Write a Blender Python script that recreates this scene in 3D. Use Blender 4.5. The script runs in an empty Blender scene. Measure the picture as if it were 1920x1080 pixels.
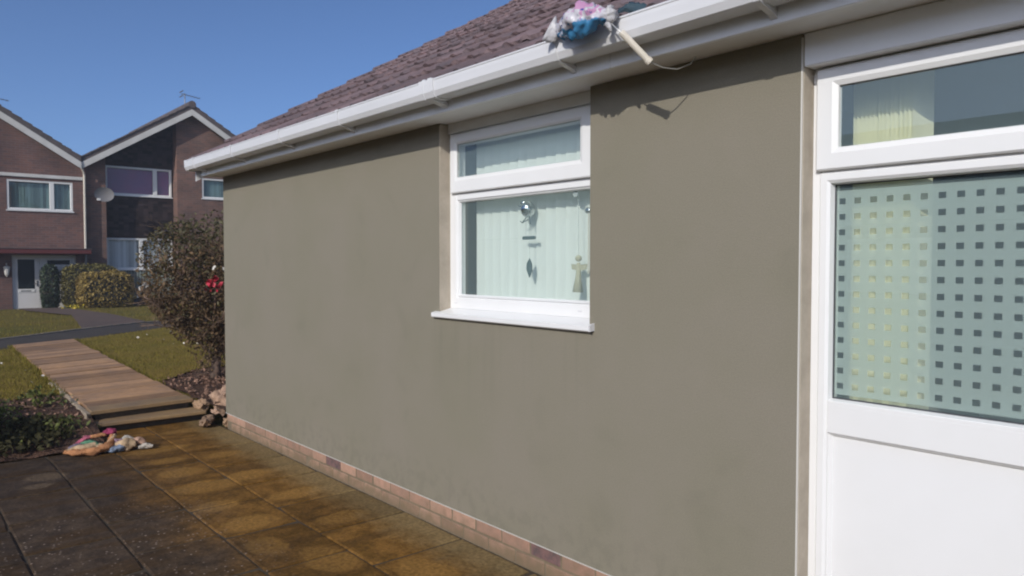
import bpy, bmesh, math, random
from mathutils import Vector, Matrix, noise
R = math.radians
random.seed(7)
sc = bpy.context.scene
COL = sc.collection

# ------------------------------------------------------------------ camera
CAMP = Vector((0.0, -2.49, 1.55))
cd = bpy.data.cameras.new('camera'); cam = bpy.data.objects.new('camera', cd); COL.objects.link(cam)
az = R(180 - 40.5); pit = math.atan(46 / 1400)
fw = Vector((math.cos(az) * math.cos(pit), math.sin(az) * math.cos(pit), -math.sin(pit)))
cam.location = CAMP; sc.cycles.filter_width = 2.1; cam.rotation_euler = fw.to_track_quat('-Z', 'Y').to_euler()
cd.sensor_width = 36; cd.lens = 36 * 1400 / 1920; cd.clip_start = 0.05; cd.clip_end = 2000
sc.camera = cam

# ------------------------------------------------------------------ sky, sun, exposure
SUN_TO = Vector((0.45, -1.0, 0.57)).normalized()
elev = math.asin(SUN_TO.z)
w = bpy.data.worlds.new('World'); sc.world = w; w.use_nodes = True
nt = w.node_tree; bg = nt.nodes['Background']
sky = nt.nodes.new('ShaderNodeTexSky'); sky.sky_type = 'NISHITA'; sky.sun_disc = False
sky.sun_elevation = elev; sky.sun_rotation = math.atan2(SUN_TO.x, SUN_TO.y)
sky.air_density = 0.55; sky.dust_density = 1.8; sky.ozone_density = 5.5; sky.altitude = 0
nt.links.new(sky.outputs[0], bg.inputs[0]); bg.inputs[1].default_value = 0.15
sd = bpy.data.lights.new('sun', 'SUN'); sd.energy = 2.95; sd.angle = R(0.5); sd.color = (1.0, 0.955, 0.89)
so = bpy.data.objects.new('sun', sd); COL.objects.link(so); so.location = (6, -12, 8)
so.rotation_euler = (-SUN_TO).to_track_quat('-Z', 'Y').to_euler()
sc.view_settings.view_transform = 'Standard'; sc.view_settings.look = 'None'
sc.view_settings.exposure = 0.0; sc.view_settings.gamma = 1.0; sc.view_settings.use_curve_mapping = False

# ------------------------------------------------------------------ materials
def nodes(m): return m.node_tree.nodes, m.node_tree.links
def mat(name, col, rough=0.6, var=0.0, vscale=3.0, col2=None, bump=0.0, bscale=200.0, bdist=0.002, rand=0.0, spec=0.5,
        island=False, coat=0.0, metal=0.0, trans=0.0, stretch=(1, 1, 1), fine=0.0, fscale=60.0):
    m = bpy.data.materials.new(name); m.use_nodes = True
    N, L = nodes(m); b = N['Principled BSDF']
    b.inputs['Roughness'].default_value = rough; b.inputs['Specular IOR Level'].default_value = spec
    b.inputs['Metallic'].default_value = metal; b.inputs['Coat Weight'].default_value = coat
    geo = N.new('ShaderNodeNewGeometry'); mp = N.new('ShaderNodeVectorMath'); mp.operation = 'MULTIPLY'
    L.new(geo.outputs['Position'], mp.inputs[0]); mp.inputs[1].default_value = stretch
    out = None
    c = N.new('ShaderNodeRGB'); c.outputs[0].default_value = (*col, 1); out = c.outputs[0]
    if col2 is not None:
        n = N.new('ShaderNodeTexNoise'); n.inputs['Scale'].default_value = vscale; n.inputs['Detail'].default_value = 6
        n.inputs['Roughness'].default_value = 0.6
        L.new(mp.outputs[0], n.inputs['Vector'])
        rp = N.new('ShaderNodeMapRange'); rp.inputs[1].default_value = 0.35; rp.inputs[2].default_value = 0.65
        L.new(n.outputs[0], rp.inputs[0])
        mx = N.new('ShaderNodeMix'); mx.data_type = 'RGBA'; L.new(rp.outputs[0], mx.inputs[0])
        L.new(out, mx.inputs[6]); mx.inputs[7].default_value = (*col2, 1); out = mx.outputs[2]
    def scale_by(sock, lo, hi):
        nonlocal out
        r = N.new('ShaderNodeMapRange'); r.inputs[3].default_value = lo; r.inputs[4].default_value = hi
        L.new(sock, r.inputs[0])
        v = N.new('ShaderNodeVectorMath'); v.operation = 'SCALE'
        L.new(out, v.inputs[0]); L.new(r.outputs[0], v.inputs['Scale']); out = v.outputs[0]
    if fine:
        n = N.new('ShaderNodeTexNoise'); n.inputs['Scale'].default_value = fscale; n.inputs['Detail'].default_value = 4
        L.new(mp.outputs[0], n.inputs['Vector']); scale_by(n.outputs[0], 1 - fine, 1 + fine)
    if rand:
        oi = N.new('ShaderNodeObjectInfo'); scale_by(oi.outputs['Random'], 1 - rand, 1 + rand)
    if island:
        scale_by(geo.outputs['Random Per Island'], 0.45, 1.6)
    L.new(out, b.inputs['Base Color'])
    if bump:
        n = N.new('ShaderNodeTexNoise'); n.inputs['Scale'].default_value = bscale; n.inputs['Detail'].default_value = 4
        L.new(mp.outputs[0], n.inputs['Vector'])
        bp = N.new('ShaderNodeBump'); bp.inputs['Strength'].default_value = bump; bp.inputs['Distance'].default_value = bdist
        L.new(n.outputs[0], bp.inputs['Height']); L.new(bp.outputs[0], b.inputs['Normal'])
    if trans:
        tr = N.new('ShaderNodeBsdfTranslucent'); L.new(out, tr.inputs[0])
        ms = N.new('ShaderNodeMixShader'); ms.inputs[0].default_value = trans
        L.new(b.outputs[0], ms.inputs[1]); L.new(tr.outputs[0], ms.inputs[2])
        L.new(ms.outputs[0], N['Material Output'].inputs[0])
    return m

def glass_mat(name, tint, base=0.05, veil=0.0):
    m = bpy.data.materials.new(name); m.use_nodes = True
    N, L = nodes(m); N.remove(N['Principled BSDF'])
    t = N.new('ShaderNodeBsdfTransparent'); t.inputs[0].default_value = (*tint, 1)
    g = N.new('ShaderNodeBsdfGlossy'); g.inputs['Roughness'].default_value = 0.01
    # Schlick reflectance from |N.I|, the same on both faces of the pane
    geo = N.new('ShaderNodeNewGeometry'); dt = N.new('ShaderNodeVectorMath'); dt.operation = 'DOT_PRODUCT'
    L.new(geo.outputs['Incoming'], dt.inputs[0]); L.new(geo.outputs['Normal'], dt.inputs[1])
    def mth(op, x, y):
        q = N.new('ShaderNodeMath'); q.operation = op
        for i, v in enumerate((x, y)):
            if v is None: continue
            if isinstance(v, (int, float)): q.inputs[i].default_value = v
            else: L.new(v, q.inputs[i])
        return q.outputs[0]
    k = mth('POWER', mth('SUBTRACT', 1.0, mth('ABSOLUTE', dt.outputs['Value'], None)), 5.0)
    a = N.new('ShaderNodeMath'); a.inputs[1].default_value = 0.04 + base; L.new(mth('MULTIPLY', k, 0.95), a.inputs[0])
    s = N.new('ShaderNodeMixShader'); L.new(a.outputs[0], s.inputs[0]); L.new(t.outputs[0], s.inputs[1]); L.new(g.outputs[0], s.inputs[2])
    last = s.outputs[0]
    if veil:
        d = N.new('ShaderNodeBsdfDiffuse'); d.inputs[0].default_value = (0.60, 0.80, 0.84, 1)  # pale teal veil mixed over the pane, lifts it like lens flare
        s2 = N.new('ShaderNodeMixShader'); s2.inputs[0].default_value = veil
        L.new(last, s2.inputs[1]); L.new(d.outputs[0], s2.inputs[2]); last = s2.outputs[0]
    L.new(last, N['Material Output'].inputs[0])
    return m

def film_mat(name, col, clear, trans):
    m = bpy.data.materials.new(name); m.use_nodes = True
    N, L = nodes(m); N.remove(N['Principled BSDF'])
    d = N.new('ShaderNodeBsdfDiffuse'); d.inputs[0].default_value = (*col, 1)
    r = N.new('ShaderNodeBsdfTranslucent'); r.inputs[0].default_value = (*col, 1)
    t = N.new('ShaderNodeBsdfTransparent')
    s = N.new('ShaderNodeMixShader'); s.inputs[0].default_value = trans; L.new(d.outputs[0], s.inputs[1]); L.new(r.outputs[0], s.inputs[2])
    s2 = N.new('ShaderNodeMixShader'); s2.inputs[0].default_value = clear; L.new(s.outputs[0], s2.inputs[1]); L.new(t.outputs[0], s2.inputs[2])
    L.new(s2.outputs[0], N['Material Output'].inputs[0])
    return m

def brick_mat(name, c1, c2, mortar, axes):
    m = bpy.data.materials.new(name); m.use_nodes = True
    N, L = nodes(m); b = N['Principled BSDF']; b.inputs['Roughness'].default_value = 0.85
    geo = N.new('ShaderNodeNewGeometry'); sp = N.new('ShaderNodeSeparateXYZ'); cb = N.new('ShaderNodeCombineXYZ')
    L.new(geo.outputs['Position'], sp.inputs[0])
    if axes == 'auto':
        ad = N.new('ShaderNodeMath'); L.new(sp.outputs[0], ad.inputs[0]); L.new(sp.outputs[1], ad.inputs[1]); L.new(ad.outputs[0], cb.inputs[0])
    L.new(sp.outputs[2], cb.inputs[1])
    bt = N.new('ShaderNodeTexBrick'); bt.inputs['Scale'].default_value = 1.0
    bt.inputs['Brick Width'].default_value = 0.225; bt.inputs['Row Height'].default_value = 0.075
    bt.inputs['Mortar Size'].default_value = 0.006; bt.inputs['Mortar Smooth'].default_value = 0.3; bt.inputs['Bias'].default_value = -0.1
    bt.inputs['Color1'].default_value = (*c1, 1); bt.inputs['Color2'].default_value = (*c2, 1); bt.inputs['Mortar'].default_value = (*mortar, 1)
    L.new(cb.outputs[0], bt.inputs['Vector'])
    n = N.new('ShaderNodeTexNoise'); n.inputs['Scale'].default_value = 1.1; n.inputs['Detail'].default_value = 6
    L.new(geo.outputs['Position'], n.inputs['Vector'])
    r = N.new('ShaderNodeMapRange'); r.inputs[1].default_value = 0.3; r.inputs[2].default_value = 0.7; r.inputs[3].default_value = 0.75; r.inputs[4].default_value = 1.3
    L.new(n.outputs[0], r.inputs[0])
    v = N.new('ShaderNodeVectorMath'); v.operation = 'SCALE'; L.new(bt.outputs[0], v.inputs[0]); L.new(r.outputs[0], v.inputs['Scale'])
    L.new(v.outputs[0], b.inputs['Base Color'])
    bp = N.new('ShaderNodeBump'); bp.inputs['Strength'].default_value = 0.6; bp.inputs['Distance'].default_value = 0.008; bp.invert = True
    L.new(bt.outputs['Fac'], bp.inputs['Height']); L.new(bp.outputs[0], b.inputs['Normal'])
    return m

def slab_mat():
    """wet, algae-stained concrete flags: dark grey-brown away from the house, orange-brown by it, with dried ovals and aggregate specks"""
    m = bpy.data.materials.new('stained concrete flags'); m.use_nodes = True
    N, L = nodes(m); b = N['Principled BSDF']
    geo = N.new('ShaderNodeNewGeometry'); P = geo.outputs['Position']
    def noise_(s, d=5, r=0.6):
        n = N.new('ShaderNodeTexNoise'); n.inputs['Scale'].default_value = s; n.inputs['Detail'].default_value = d; n.inputs['Roughness'].default_value = r
        L.new(P, n.inputs['Vector']); return n
    def rng(s, a, b_, lo=0.0, hi=1.0):
        r = N.new('ShaderNodeMapRange'); r.interpolation_type = 'SMOOTHSTEP'
        for i, x in zip((1, 2, 3, 4), (a, b_, lo, hi)): r.inputs[i].default_value = x
        L.new(s, r.inputs[0]); return r.outputs[0]
    def mth(op, a, b_):
        q = N.new('ShaderNodeMath'); q.operation = op
        for i, x in enumerate((a, b_)):
            if isinstance(x, (int, float)): q.inputs[i].default_value = x
            else: L.new(x, q.inputs[i])
        return q.outputs[0]
    def mix(f, a, b_):
        q = N.new('ShaderNodeMix'); q.data_type = 'RGBA'
        if isinstance(f, float): q.inputs[0].default_value = f
        else: L.new(f, q.inputs[0])
        for i, x in ((6, a), (7, b_)):
            if isinstance(x, tuple): q.inputs[i].default_value = (*x, 1)
            else: L.new(x, q.inputs[i])
        return q.outputs[2]
    sp = N.new('ShaderNodeSeparateXYZ'); L.new(P, sp.inputs[0])
    n1 = noise_(2.2); n2 = noise_(9.0); n3 = noise_(45.0)
    wob = mth('MULTIPLY', mth('SUBTRACT', n1.outputs[0], 0.5), 0.9)
    # grey-brown -> orange-brown algae by distance from the house wall
    f_or = rng(mth('ADD', sp.outputs[1], wob), -1.35, -0.75)
    grey = mix(rng(n2.outputs[0], 0.35, 0.65), (0.048, 0.033, 0.022), (0.085, 0.058, 0.037))
    oran = mix(rng(n2.outputs[0], 0.35, 0.65), (0.118, 0.06, 0.013), (0.2, 0.1, 0.024))
    c = mix(f_or, grey, oran)
    # dried ovals
    OV = [(-6.6, -0.75, .11, .24, .1), (-6.18, -0.78, .09, .14, 0), (-5.78, -0.81, .11, .17, 0), (-5.3, -0.78, .14, .21, 0), (-4.82, -0.86, .10, .15, 0),
          (-4.37, -0.82, .13, .19, 0), (-3.95, -0.88, .15, .10, 0), (-3.56, -0.70, .2, .13, 0), (-5.38, -0.4, .12, .18, 0), (-4.75, -0.35, .1, .2, 0),
          (-6.28, -1.58, .10, .13, .2), (-6.05, -1.66, .07, .10, .2), (-7.2, -0.32, .08, .24, 0), (-6.1, -0.36, .09, .16, 0), (-3.1, -0.4, .2, .13, 0), (-4.1, -0.35, .1, .16, 0)]
    dry = None
    for (ox, oy, ax, ay, ro) in OV:
        dx = mth('DIVIDE', mth('SUBTRACT', sp.outputs[0], ox), ax); dy = mth('DIVIDE', mth('SUBTRACT', sp.outputs[1], oy), ay)
        d = mth('ADD', mth('MULTIPLY', dx, dx), mth('MULTIPLY', dy, dy))
        d = mth('ADD', d, mth('MULTIPLY', mth('SUBTRACT', n2.outputs[0], 0.5), 2.6))
        d = mth('ADD', d, mth('MULTIPLY', mth('SUBTRACT', n1.outputs[0], 0.5), 2.2))
        k = rng(d, 1.35, 0.7)
        dry = k if dry is None else mth('MAXIMUM', dry, k)
    c = mix(mth('MULTIPLY', dry, 0.55), c, mix(f_or, (0.17, 0.12, 0.075), (0.3, 0.162, 0.044)))
    st = N.new('ShaderNodeVectorMath'); st.operation = 'MULTIPLY'; L.new(P, st.inputs[0]); st.inputs[1].default_value = (7.0, 1.6, 1.0)
    ns = N.new('ShaderNodeTexNoise'); ns.inputs['Scale'].default_value = 1.0; ns.inputs['Detail'].default_value = 5; L.new(st.outputs[0], ns.inputs['Vector'])
    wet = mth('MULTIPLY', rng(ns.outputs[0], 0.48, 0.62), mth('SUBTRACT', 1.0, dry))
    c = mix(mth('MULTIPLY', wet, 0.55), c, (0.06, 0.032, 0.01))
    # render dust and green by the wall foot
    f_w = mth('MULTIPLY', rng(mth('ADD', sp.outputs[1], mth('MULTIPLY', mth('SUBTRACT', n2.outputs[0], 0.5), 0.35)), -0.36, -0.05), 0.75)
    c = mix(f_w, c, (0.22, 0.165, 0.08))
    # aggregate specks
    v = N.new('ShaderNodeTexVoronoi'); v.inputs['Scale'].default_value = 40; L.new(P, v.inputs['Vector'])
    vs = N.new('ShaderNodeSeparateColor'); L.new(v.outputs['Color'], vs.inputs[0])
    sel = mth('MULTIPLY', rng(vs.outputs[0], 0.6, 0.72), rng(v.outputs['Distance'], 0.32, 0.16))
    far = mth('MULTIPLY', rng(sp.outputs[0], -5.6, -4.9), rng(mth('ADD', sp.outputs[1], wob), -0.75, -1.1))
    c = mix(mth('MULTIPLY', mth('MULTIPLY', sel, far), rng(n1.outputs[0], 0.36, 0.52)), c, (0.3, 0.23, 0.18))
    # per-slab tone, fine grain
    oi = N.new('ShaderNodeObjectInfo')
    sc1 = mth('MULTIPLY', rng(oi.outputs['Random'], 0, 1, 0.82, 1.12), rng(n3.outputs[0], 0.3, 0.7, 0.72, 1.28))
    vv = N.new('ShaderNodeVectorMath'); vv.operation = 'SCALE'; L.new(c, vv.inputs[0]); L.new(sc1, vv.inputs['Scale'])
    L.new(vv.outputs[0], b.inputs['Base Color'])
    L.new(rng(dry, 0, 1, 0.7, 0.9), b.inputs['Roughness']); b.inputs['Specular IOR Level'].default_value = 0.12
    hs = mth('ADD', n3.outputs[0], mth('MULTIPLY', sel, 1.0))
    bp = N.new('ShaderNodeBump'); bp.inputs['Strength'].default_value = 0.5; bp.inputs['Distance'].default_value = 0.006
    L.new(hs, bp.inputs['Height']); L.new(bp.outputs[0], b.inputs['Normal'])
    return m

def render_mat():
    m = mat('grey-green sand render', (0.236, 0.213, 0.166), 0.9, col2=(0.222, 0.204, 0.152), vscale=1.6, bump=0.8, bscale=260, bdist=0.0022,
            fine=0.16, fscale=170, spec=0.2)
    N, L = nodes(m); b = N['Principled BSDF']
    src = b.inputs['Base Color'].links[0].from_socket
    geo = N.new('ShaderNodeNewGeometry')
    n = N.new('ShaderNodeTexNoise'); n.inputs['Scale'].default_value = 3.2; n.inputs['Detail'].default_value = 8; n.inputs['Distortion'].default_value = 0.6
    L.new(geo.outputs['Position'], n.inputs['Vector'])
    r = N.new('ShaderNodeMapRange'); r.inputs[1].default_value = 0.6; r.inputs[2].default_value = 0.8; r.inputs[3].default_value = 1.0; r.inputs[4].default_value = 0.92
    L.new(n.outputs[0], r.inputs[0])
    v = N.new('ShaderNodeVectorMath'); v.operation = 'SCALE'; L.new(src, v.inputs[0]); L.new(r.outputs[0], v.inputs['Scale'])
    sp = N.new('ShaderNodeSeparateXYZ'); L.new(geo.outputs['Position'], sp.inputs[0])
    def rng(sock, a, b_, lo=0.0, hi=1.0):
        q = N.new('ShaderNodeMapRange'); q.interpolation_type = 'SMOOTHSTEP'
        for k, x in zip((1, 2, 3, 4), (a, b_, lo, hi)): q.inputs[k].default_value = x
        L.new(sock, q.inputs[0]); return q.outputs[0]
    def mul(a, b_):
        q = N.new('ShaderNodeMath'); q.operation = 'MULTIPLY'
        for k, x in enumerate((a, b_)):
            if isinstance(x, float): q.inputs[k].default_value = x
            else: L.new(x, q.inputs[k])
        return q.outputs[0]
    st = N.new('ShaderNodeVectorMath'); st.operation = 'MULTIPLY'; L.new(geo.outputs['Position'], st.inputs[0]); st.inputs[1].default_value = (16, 1, .7)
    ns = N.new('ShaderNodeTexNoise'); ns.inputs['Scale'].default_value = 1.0; ns.inputs['Detail'].default_value = 4; L.new(st.outputs[0], ns.inputs['Vector'])
    run = mul(mul(rng(ns.outputs[0], .48, .66), rng(sp.outputs[2], .55, 1.2)), mul(rng(sp.outputs[2], 1.26, 1.22), mul(rng(sp.outputs[0], -3.7, -3.55), rng(sp.outputs[0], -2.3, -2.45))))
    nb = N.new('ShaderNodeTexNoise'); nb.inputs['Scale'].default_value = 14; nb.inputs['Detail'].default_value = 7; L.new(geo.outputs['Position'], nb.inputs['Vector'])
    spl = mul(rng(nb.outputs[0], .45, .62), rng(sp.outputs[2], .5, .15))
    ad = N.new('ShaderNodeMath'); L.new(mul(run, .05), ad.inputs[0]); L.new(mul(spl, .09), ad.inputs[1])
    sb = N.new('ShaderNodeMath'); sb.operation = 'SUBTRACT'; sb.inputs[0].default_value = 1.0; L.new(ad.outputs[0], sb.inputs[1])
    v2 = N.new('ShaderNodeVectorMath'); v2.operation = 'SCALE'; L.new(v.outputs[0], v2.inputs[0]); L.new(sb.outputs[0], v2.inputs['Scale']); v = v2
    L.new(v.outputs[0], b.inputs['Base Color'])
    return m

M = {}
M['render'] = render_mat()
M['reveal'] = mat('old cream masonry paint', (0.46, 0.40, 0.32), 0.85, col2=(0.38, 0.33, 0.26), vscale=9, bump=0.4, bscale=220, fine=0.08)
M['bead'] = mat('white pvc bead', (0.62, 0.60, 0.55), 0.6)
M['upvc'] = mat('white upvc', (0.80, 0.80, 0.79), 0.28, col2=(0.77, 0.77, 0.755), vscale=2.5, spec=0.5)
M['upvc_old'] = mat('white roofline plastic', (0.698, 0.698, 0.706), 0.33, col2=(0.644, 0.644, 0.648), vscale=5, stretch=(0.4, 1, 2))
M['fascia'] = mat('shade-lifted fascia white', (0.87, 0.88, 0.89), 0.35, col2=(0.82, 0.83, 0.84), vscale=4)  # same white plastic as the gutter, colour made paler to offset eave shade
M['soffit'] = mat('soffit board', (0.82, 0.82, 0.82), 0.5, col2=(0.76, 0.76, 0.75), vscale=4)  # soffit colour raised as well, to lift it out of the eave shade
M['gasket'] = mat('dark rubber gasket', (0.05, 0.055, 0.06), 0.6)
M['glass'] = glass_mat('clear glass', (0.975, 0.995, 0.985), 0.025, 0.07)
M['glass_far'] = glass_mat('window glass', (0.93, 0.97, 0.97), 0.0, 0.02)
M['film'] = film_mat('frosted privacy film', (0.76, 0.86, 0.80), 0.36, 0.38)
M['blind'] = mat('cream blind fabric', (0.87, 0.90, 0.84), 0.8, trans=0.15, fine=0.05, fscale=150)
M['blind_door'] = mat('pale yellow blind fabric', (0.917, 0.896, 0.649), 0.8, trans=0.2)
M['room'] = mat('room plaster', (0.42, 0.42, 0.38), 0.9)
M['carpet'] = mat('room carpet', (0.2, 0.18, 0.15), 0.95)
M['brick'] = mat('buff pink brick', (0.40, 0.235, 0.165), 0.9, col2=(0.32, 0.205, 0.145), vscale=14, bump=0.5, bscale=120, bdist=0.003, rand=0.22, fine=0.15, fscale=40)
def dirty_foot(m, z0, z1, dirt):
    N, L = nodes(m); b = N['Principled BSDF']; src = b.inputs['Base Color'].links[0].from_socket
    geo = N.new('ShaderNodeNewGeometry'); sp = N.new('ShaderNodeSeparateXYZ'); L.new(geo.outputs['Position'], sp.inputs[0])
    n = N.new('ShaderNodeTexNoise'); n.inputs['Scale'].default_value = 16; n.inputs['Detail'].default_value = 6; L.new(geo.outputs['Position'], n.inputs['Vector'])
    a = N.new('ShaderNodeMath'); a.operation = 'MULTIPLY_ADD'; L.new(n.outputs[0], a.inputs[0]); a.inputs[1].default_value = 0.16; L.new(sp.outputs[2], a.inputs[2])
    r = N.new('ShaderNodeMapRange'); r.inputs[1].default_value = z0 + .08; r.inputs[2].default_value = z1 + .08; r.inputs[3].default_value = .85; r.inputs[4].default_value = 0
    L.new(a.outputs[0], r.inputs[0])
    q = N.new('ShaderNodeMix'); q.data_type = 'RGBA'; L.new(r.outputs[0], q.inputs[0]); L.new(src, q.inputs[6]); q.inputs[7].default_value = (*dirt, 1)
    L.new(q.outputs[2], b.inputs['Base Color'])
dirty_foot(M['brick'], 0.01, 0.115, (0.17, 0.125, 0.07))
M['brick_dark'] = mat('dark burnt brick', (0.10, 0.072, 0.07), 0.9, col2=(0.2, 0.11, 0.1), vscale=30, bump=0.5, bscale=120, bdist=0.003)
M['mortar'] = mat('grubby mortar', (0.21, 0.16, 0.105), 0.95, col2=(0.15, 0.12, 0.075), vscale=12, bump=0.6, bscale=150, bdist=0.003)
M['slab'] = slab_mat()
M['bedding'] = mat('joint dirt', (0.06, 0.044, 0.027), 0.95, bump=0.5, bscale=90, bdist=0.004)
M['tile'] = mat('brown concrete roof tile', (0.186, 0.123, 0.122), 0.85, col2=(0.130, 0.100, 0.106), vscale=5, bump=0.5, bscale=130, bdist=0.003, rand=0.25, fine=0.22, fscale=28)
M['verge'] = mat('verge mortar', (0.25, 0.2, 0.18), 0.9, bump=0.5, bscale=80)
M['chimney'] = mat('orange chimney brick', (0.45, 0.23, 0.14), 0.9, col2=(0.35, 0.18, 0.12), vscale=6, bump=0.5, bscale=60)
M['path'] = mat('plank-textured path slab', (0.450, 0.260, 0.133), 0.8, col2=(0.310, 0.194, 0.120), vscale=2.6, stretch=(1.2, 1.0, 1), bump=0.6, bscale=26, bdist=0.006, rand=0.36, fine=0.25, fscale=16, spec=0.2)
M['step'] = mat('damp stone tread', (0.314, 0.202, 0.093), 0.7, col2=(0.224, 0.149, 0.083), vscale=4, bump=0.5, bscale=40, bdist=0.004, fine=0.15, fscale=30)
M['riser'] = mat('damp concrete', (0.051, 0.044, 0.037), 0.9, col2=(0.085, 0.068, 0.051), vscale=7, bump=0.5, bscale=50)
M['pale_edge'] = mat('weathered pale concrete', (0.36, 0.29, 0.21), 0.9, col2=(0.25, 0.2, 0.14), vscale=9, bump=0.6, bscale=60, bdist=0.005)
M['grass'] = mat('mown grass turf', (0.185, 0.142, 0.027), 0.95, col2=(0.245, 0.168, 0.037), vscale=1.8, bump=0.9, bscale=55, bdist=0.03, fine=0.4, fscale=30, spec=0.1)
M['grass2'] = mat('shaggy far grass', (0.124, 0.113, 0.027), 0.95, col2=(0.183, 0.132, 0.033), vscale=0.9, bump=0.9, bscale=40, bdist=0.04, fine=0.4, fscale=18, spec=0.1)
M['blade'] = mat('grass blade', (0.199, 0.162, 0.028), 0.8, island=True, trans=0.3, spec=0.2)
M['tarmac'] = mat('footpath asphalt', (0.077, 0.067, 0.059), 0.9, col2=(0.062, 0.054, 0.048), vscale=3, bump=0.5, bscale=90, bdist=0.006, fine=0.25, fscale=60, spec=0.12)
M['farpath'] = mat('brown house path', (0.144, 0.102, 0.084), 0.9, col2=(0.108, 0.084, 0.072), vscale=2, fine=0.2, fscale=20, spec=0.12)
M['soil'] = mat('reddish garden soil', (0.127, 0.068, 0.046), 0.95, col2=(0.066, 0.044, 0.031), vscale=5, bump=1.0, bscale=45, bdist=0.03, fine=0.35, fscale=40, spec=0.12)
M['litter'] = mat('dry leaf litter', (0.240, 0.144, 0.102), 0.9, island=True, spec=0.12)
M['bed_leaf'] = mat('dull bed foliage', (0.055, 0.05, 0.022), 0.8, island=True, trans=0.2, spec=0.15)
M['petal'] = mat('fallen white petals', (0.75, 0.7, 0.62), 0.8)
M['weed'] = mat('weed leaf', (0.105, 0.121, 0.025), 0.7, island=True, trans=0.2)
M['bark'] = mat('shrub bark', (0.186, 0.120, 0.090), 0.9, col2=(0.108, 0.078, 0.060), vscale=20)
M['twig'] = mat('shrub twig', (0.167, 0.109, 0.070), 0.9, island=True)
M['leaf_olive'] = mat('olive shrub leaf', (0.084, 0.074, 0.030), 0.6, island=True, trans=0.25)
M['leaf_brown'] = mat('winter brown leaf', (0.130, 0.081, 0.037), 0.7, island=True, trans=0.2)
M['flower_red'] = mat('red blossom', (0.45, 0.015, 0.04), 0.6)
M['flower_white'] = mat('white blossom', (0.75, 0.72, 0.66), 0.6)
M['leaf_dark'] = mat('dark hedge leaf', (0.035, 0.055, 0.025), 0.5, island=True, trans=0.2)
M['leaf_gold'] = mat('golden hedge leaf', (0.273, 0.192, 0.046), 0.6, island=True, trans=0.25)
M['leaf_gold2'] = mat('golden green hedge leaf', (0.172, 0.147, 0.040), 0.6, island=True, trans=0.25)
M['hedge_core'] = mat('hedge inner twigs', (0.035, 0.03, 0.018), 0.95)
M['yellow'] = mat('yellow petals', (0.6, 0.45, 0.03), 0.6)
M['brick_l'] = brick_mat('brown red brickwork', (0.165, 0.078, 0.06), (0.108, 0.06, 0.053), (0.16, 0.125, 0.108), 'auto')
M['brick_r'] = brick_mat('brown brickwork', (0.18, 0.092, 0.066), (0.118, 0.071, 0.056), (0.175, 0.13, 0.108), 'auto')
M['hung'] = mat('dark hung tile', (0.036, 0.025, 0.024), 0.8, island=True, rand=0.0, spec=0.12)
M['roof_far'] = mat('grey brown roof tile', (0.13, 0.105, 0.1), 0.85, col2=(0.09, 0.08, 0.08), vscale=2, fine=0.3, fscale=9, spec=0.12)
M['white_paint'] = mat('white painted timber', (0.62, 0.6, 0.56), 0.6, col2=(0.52, 0.5, 0.46), vscale=2)
M['upvc_far'] = mat('white far frame', (0.72, 0.71, 0.68), 0.45)
M['cream_pipe'] = mat('cream downpipe', (0.62, 0.56, 0.46), 0.5)
M['dark_pipe'] = mat('grey downpipe', (0.2, 0.19, 0.18), 0.5)
M['blind_teal'] = mat('grey green blind', (0.120, 0.162, 0.150), 0.8, island=True)
M['blind_purple'] = mat('purple blind', (0.27, 0.055, 0.17), 0.8, col2=(0.36, 0.06, 0.17), vscale=1.5)
M['blind_grey'] = mat('white grey blind', (0.5, 0.46, 0.47), 0.8, island=True)
M['clad'] = mat('grey green ribbed cladding', (0.23, 0.26, 0.225), 0.6, island=True)
M['red_trim'] = mat('dark red porch trim', (0.11, 0.022, 0.02), 0.6)
M['door_white'] = mat('white entrance door', (0.66, 0.64, 0.61), 0.5)
M['dark_glass'] = mat('dark door glass', (0.012, 0.018, 0.022), 0.08)
M['metal'] = mat('dull metal', (0.35, 0.34, 0.33), 0.4, metal=0.8)
M['dish'] = mat('grey dish', (0.198, 0.186, 0.180), 0.6)
M['stone'] = mat('pale pinkish rock', (0.441, 0.285, 0.188), 0.9, col2=(0.284, 0.184, 0.128), vscale=9, bump=0.8, bscale=30, bdist=0.012)
M['stone2'] = mat('buff rubble', (0.330, 0.209, 0.120), 0.9, col2=(0.220, 0.142, 0.088), vscale=9, bump=0.8, bscale=30, bdist=0.012)
M['chrome'] = mat('silver metal', (0.6, 0.62, 0.62), 0.18, metal=1.0)
M['dark_wood'] = mat('dark teal wood', (0.05, 0.085, 0.085), 0.5)
M['angel'] = mat('pale straw angel', (0.5, 0.47, 0.33), 0.8)
M['string'] = mat('thread', (0.5, 0.52, 0.5), 0.7)
M['grip'] = mat('ivory plastic grip', (0.72, 0.66, 0.55), 0.4)
M['wire'] = mat('galvanised wire', (0.5, 0.5, 0.48), 0.35, metal=0.7)
M['bag_white'] = mat('crumpled white plastic', (0.62, 0.61, 0.62), 0.3, trans=0.35, bump=0.7, bscale=45, bdist=0.008)
M['bag_dark'] = mat('dark green plastic', (0.05, 0.08, 0.095), 0.25, bump=0.7, bscale=40, bdist=0.01)

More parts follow.
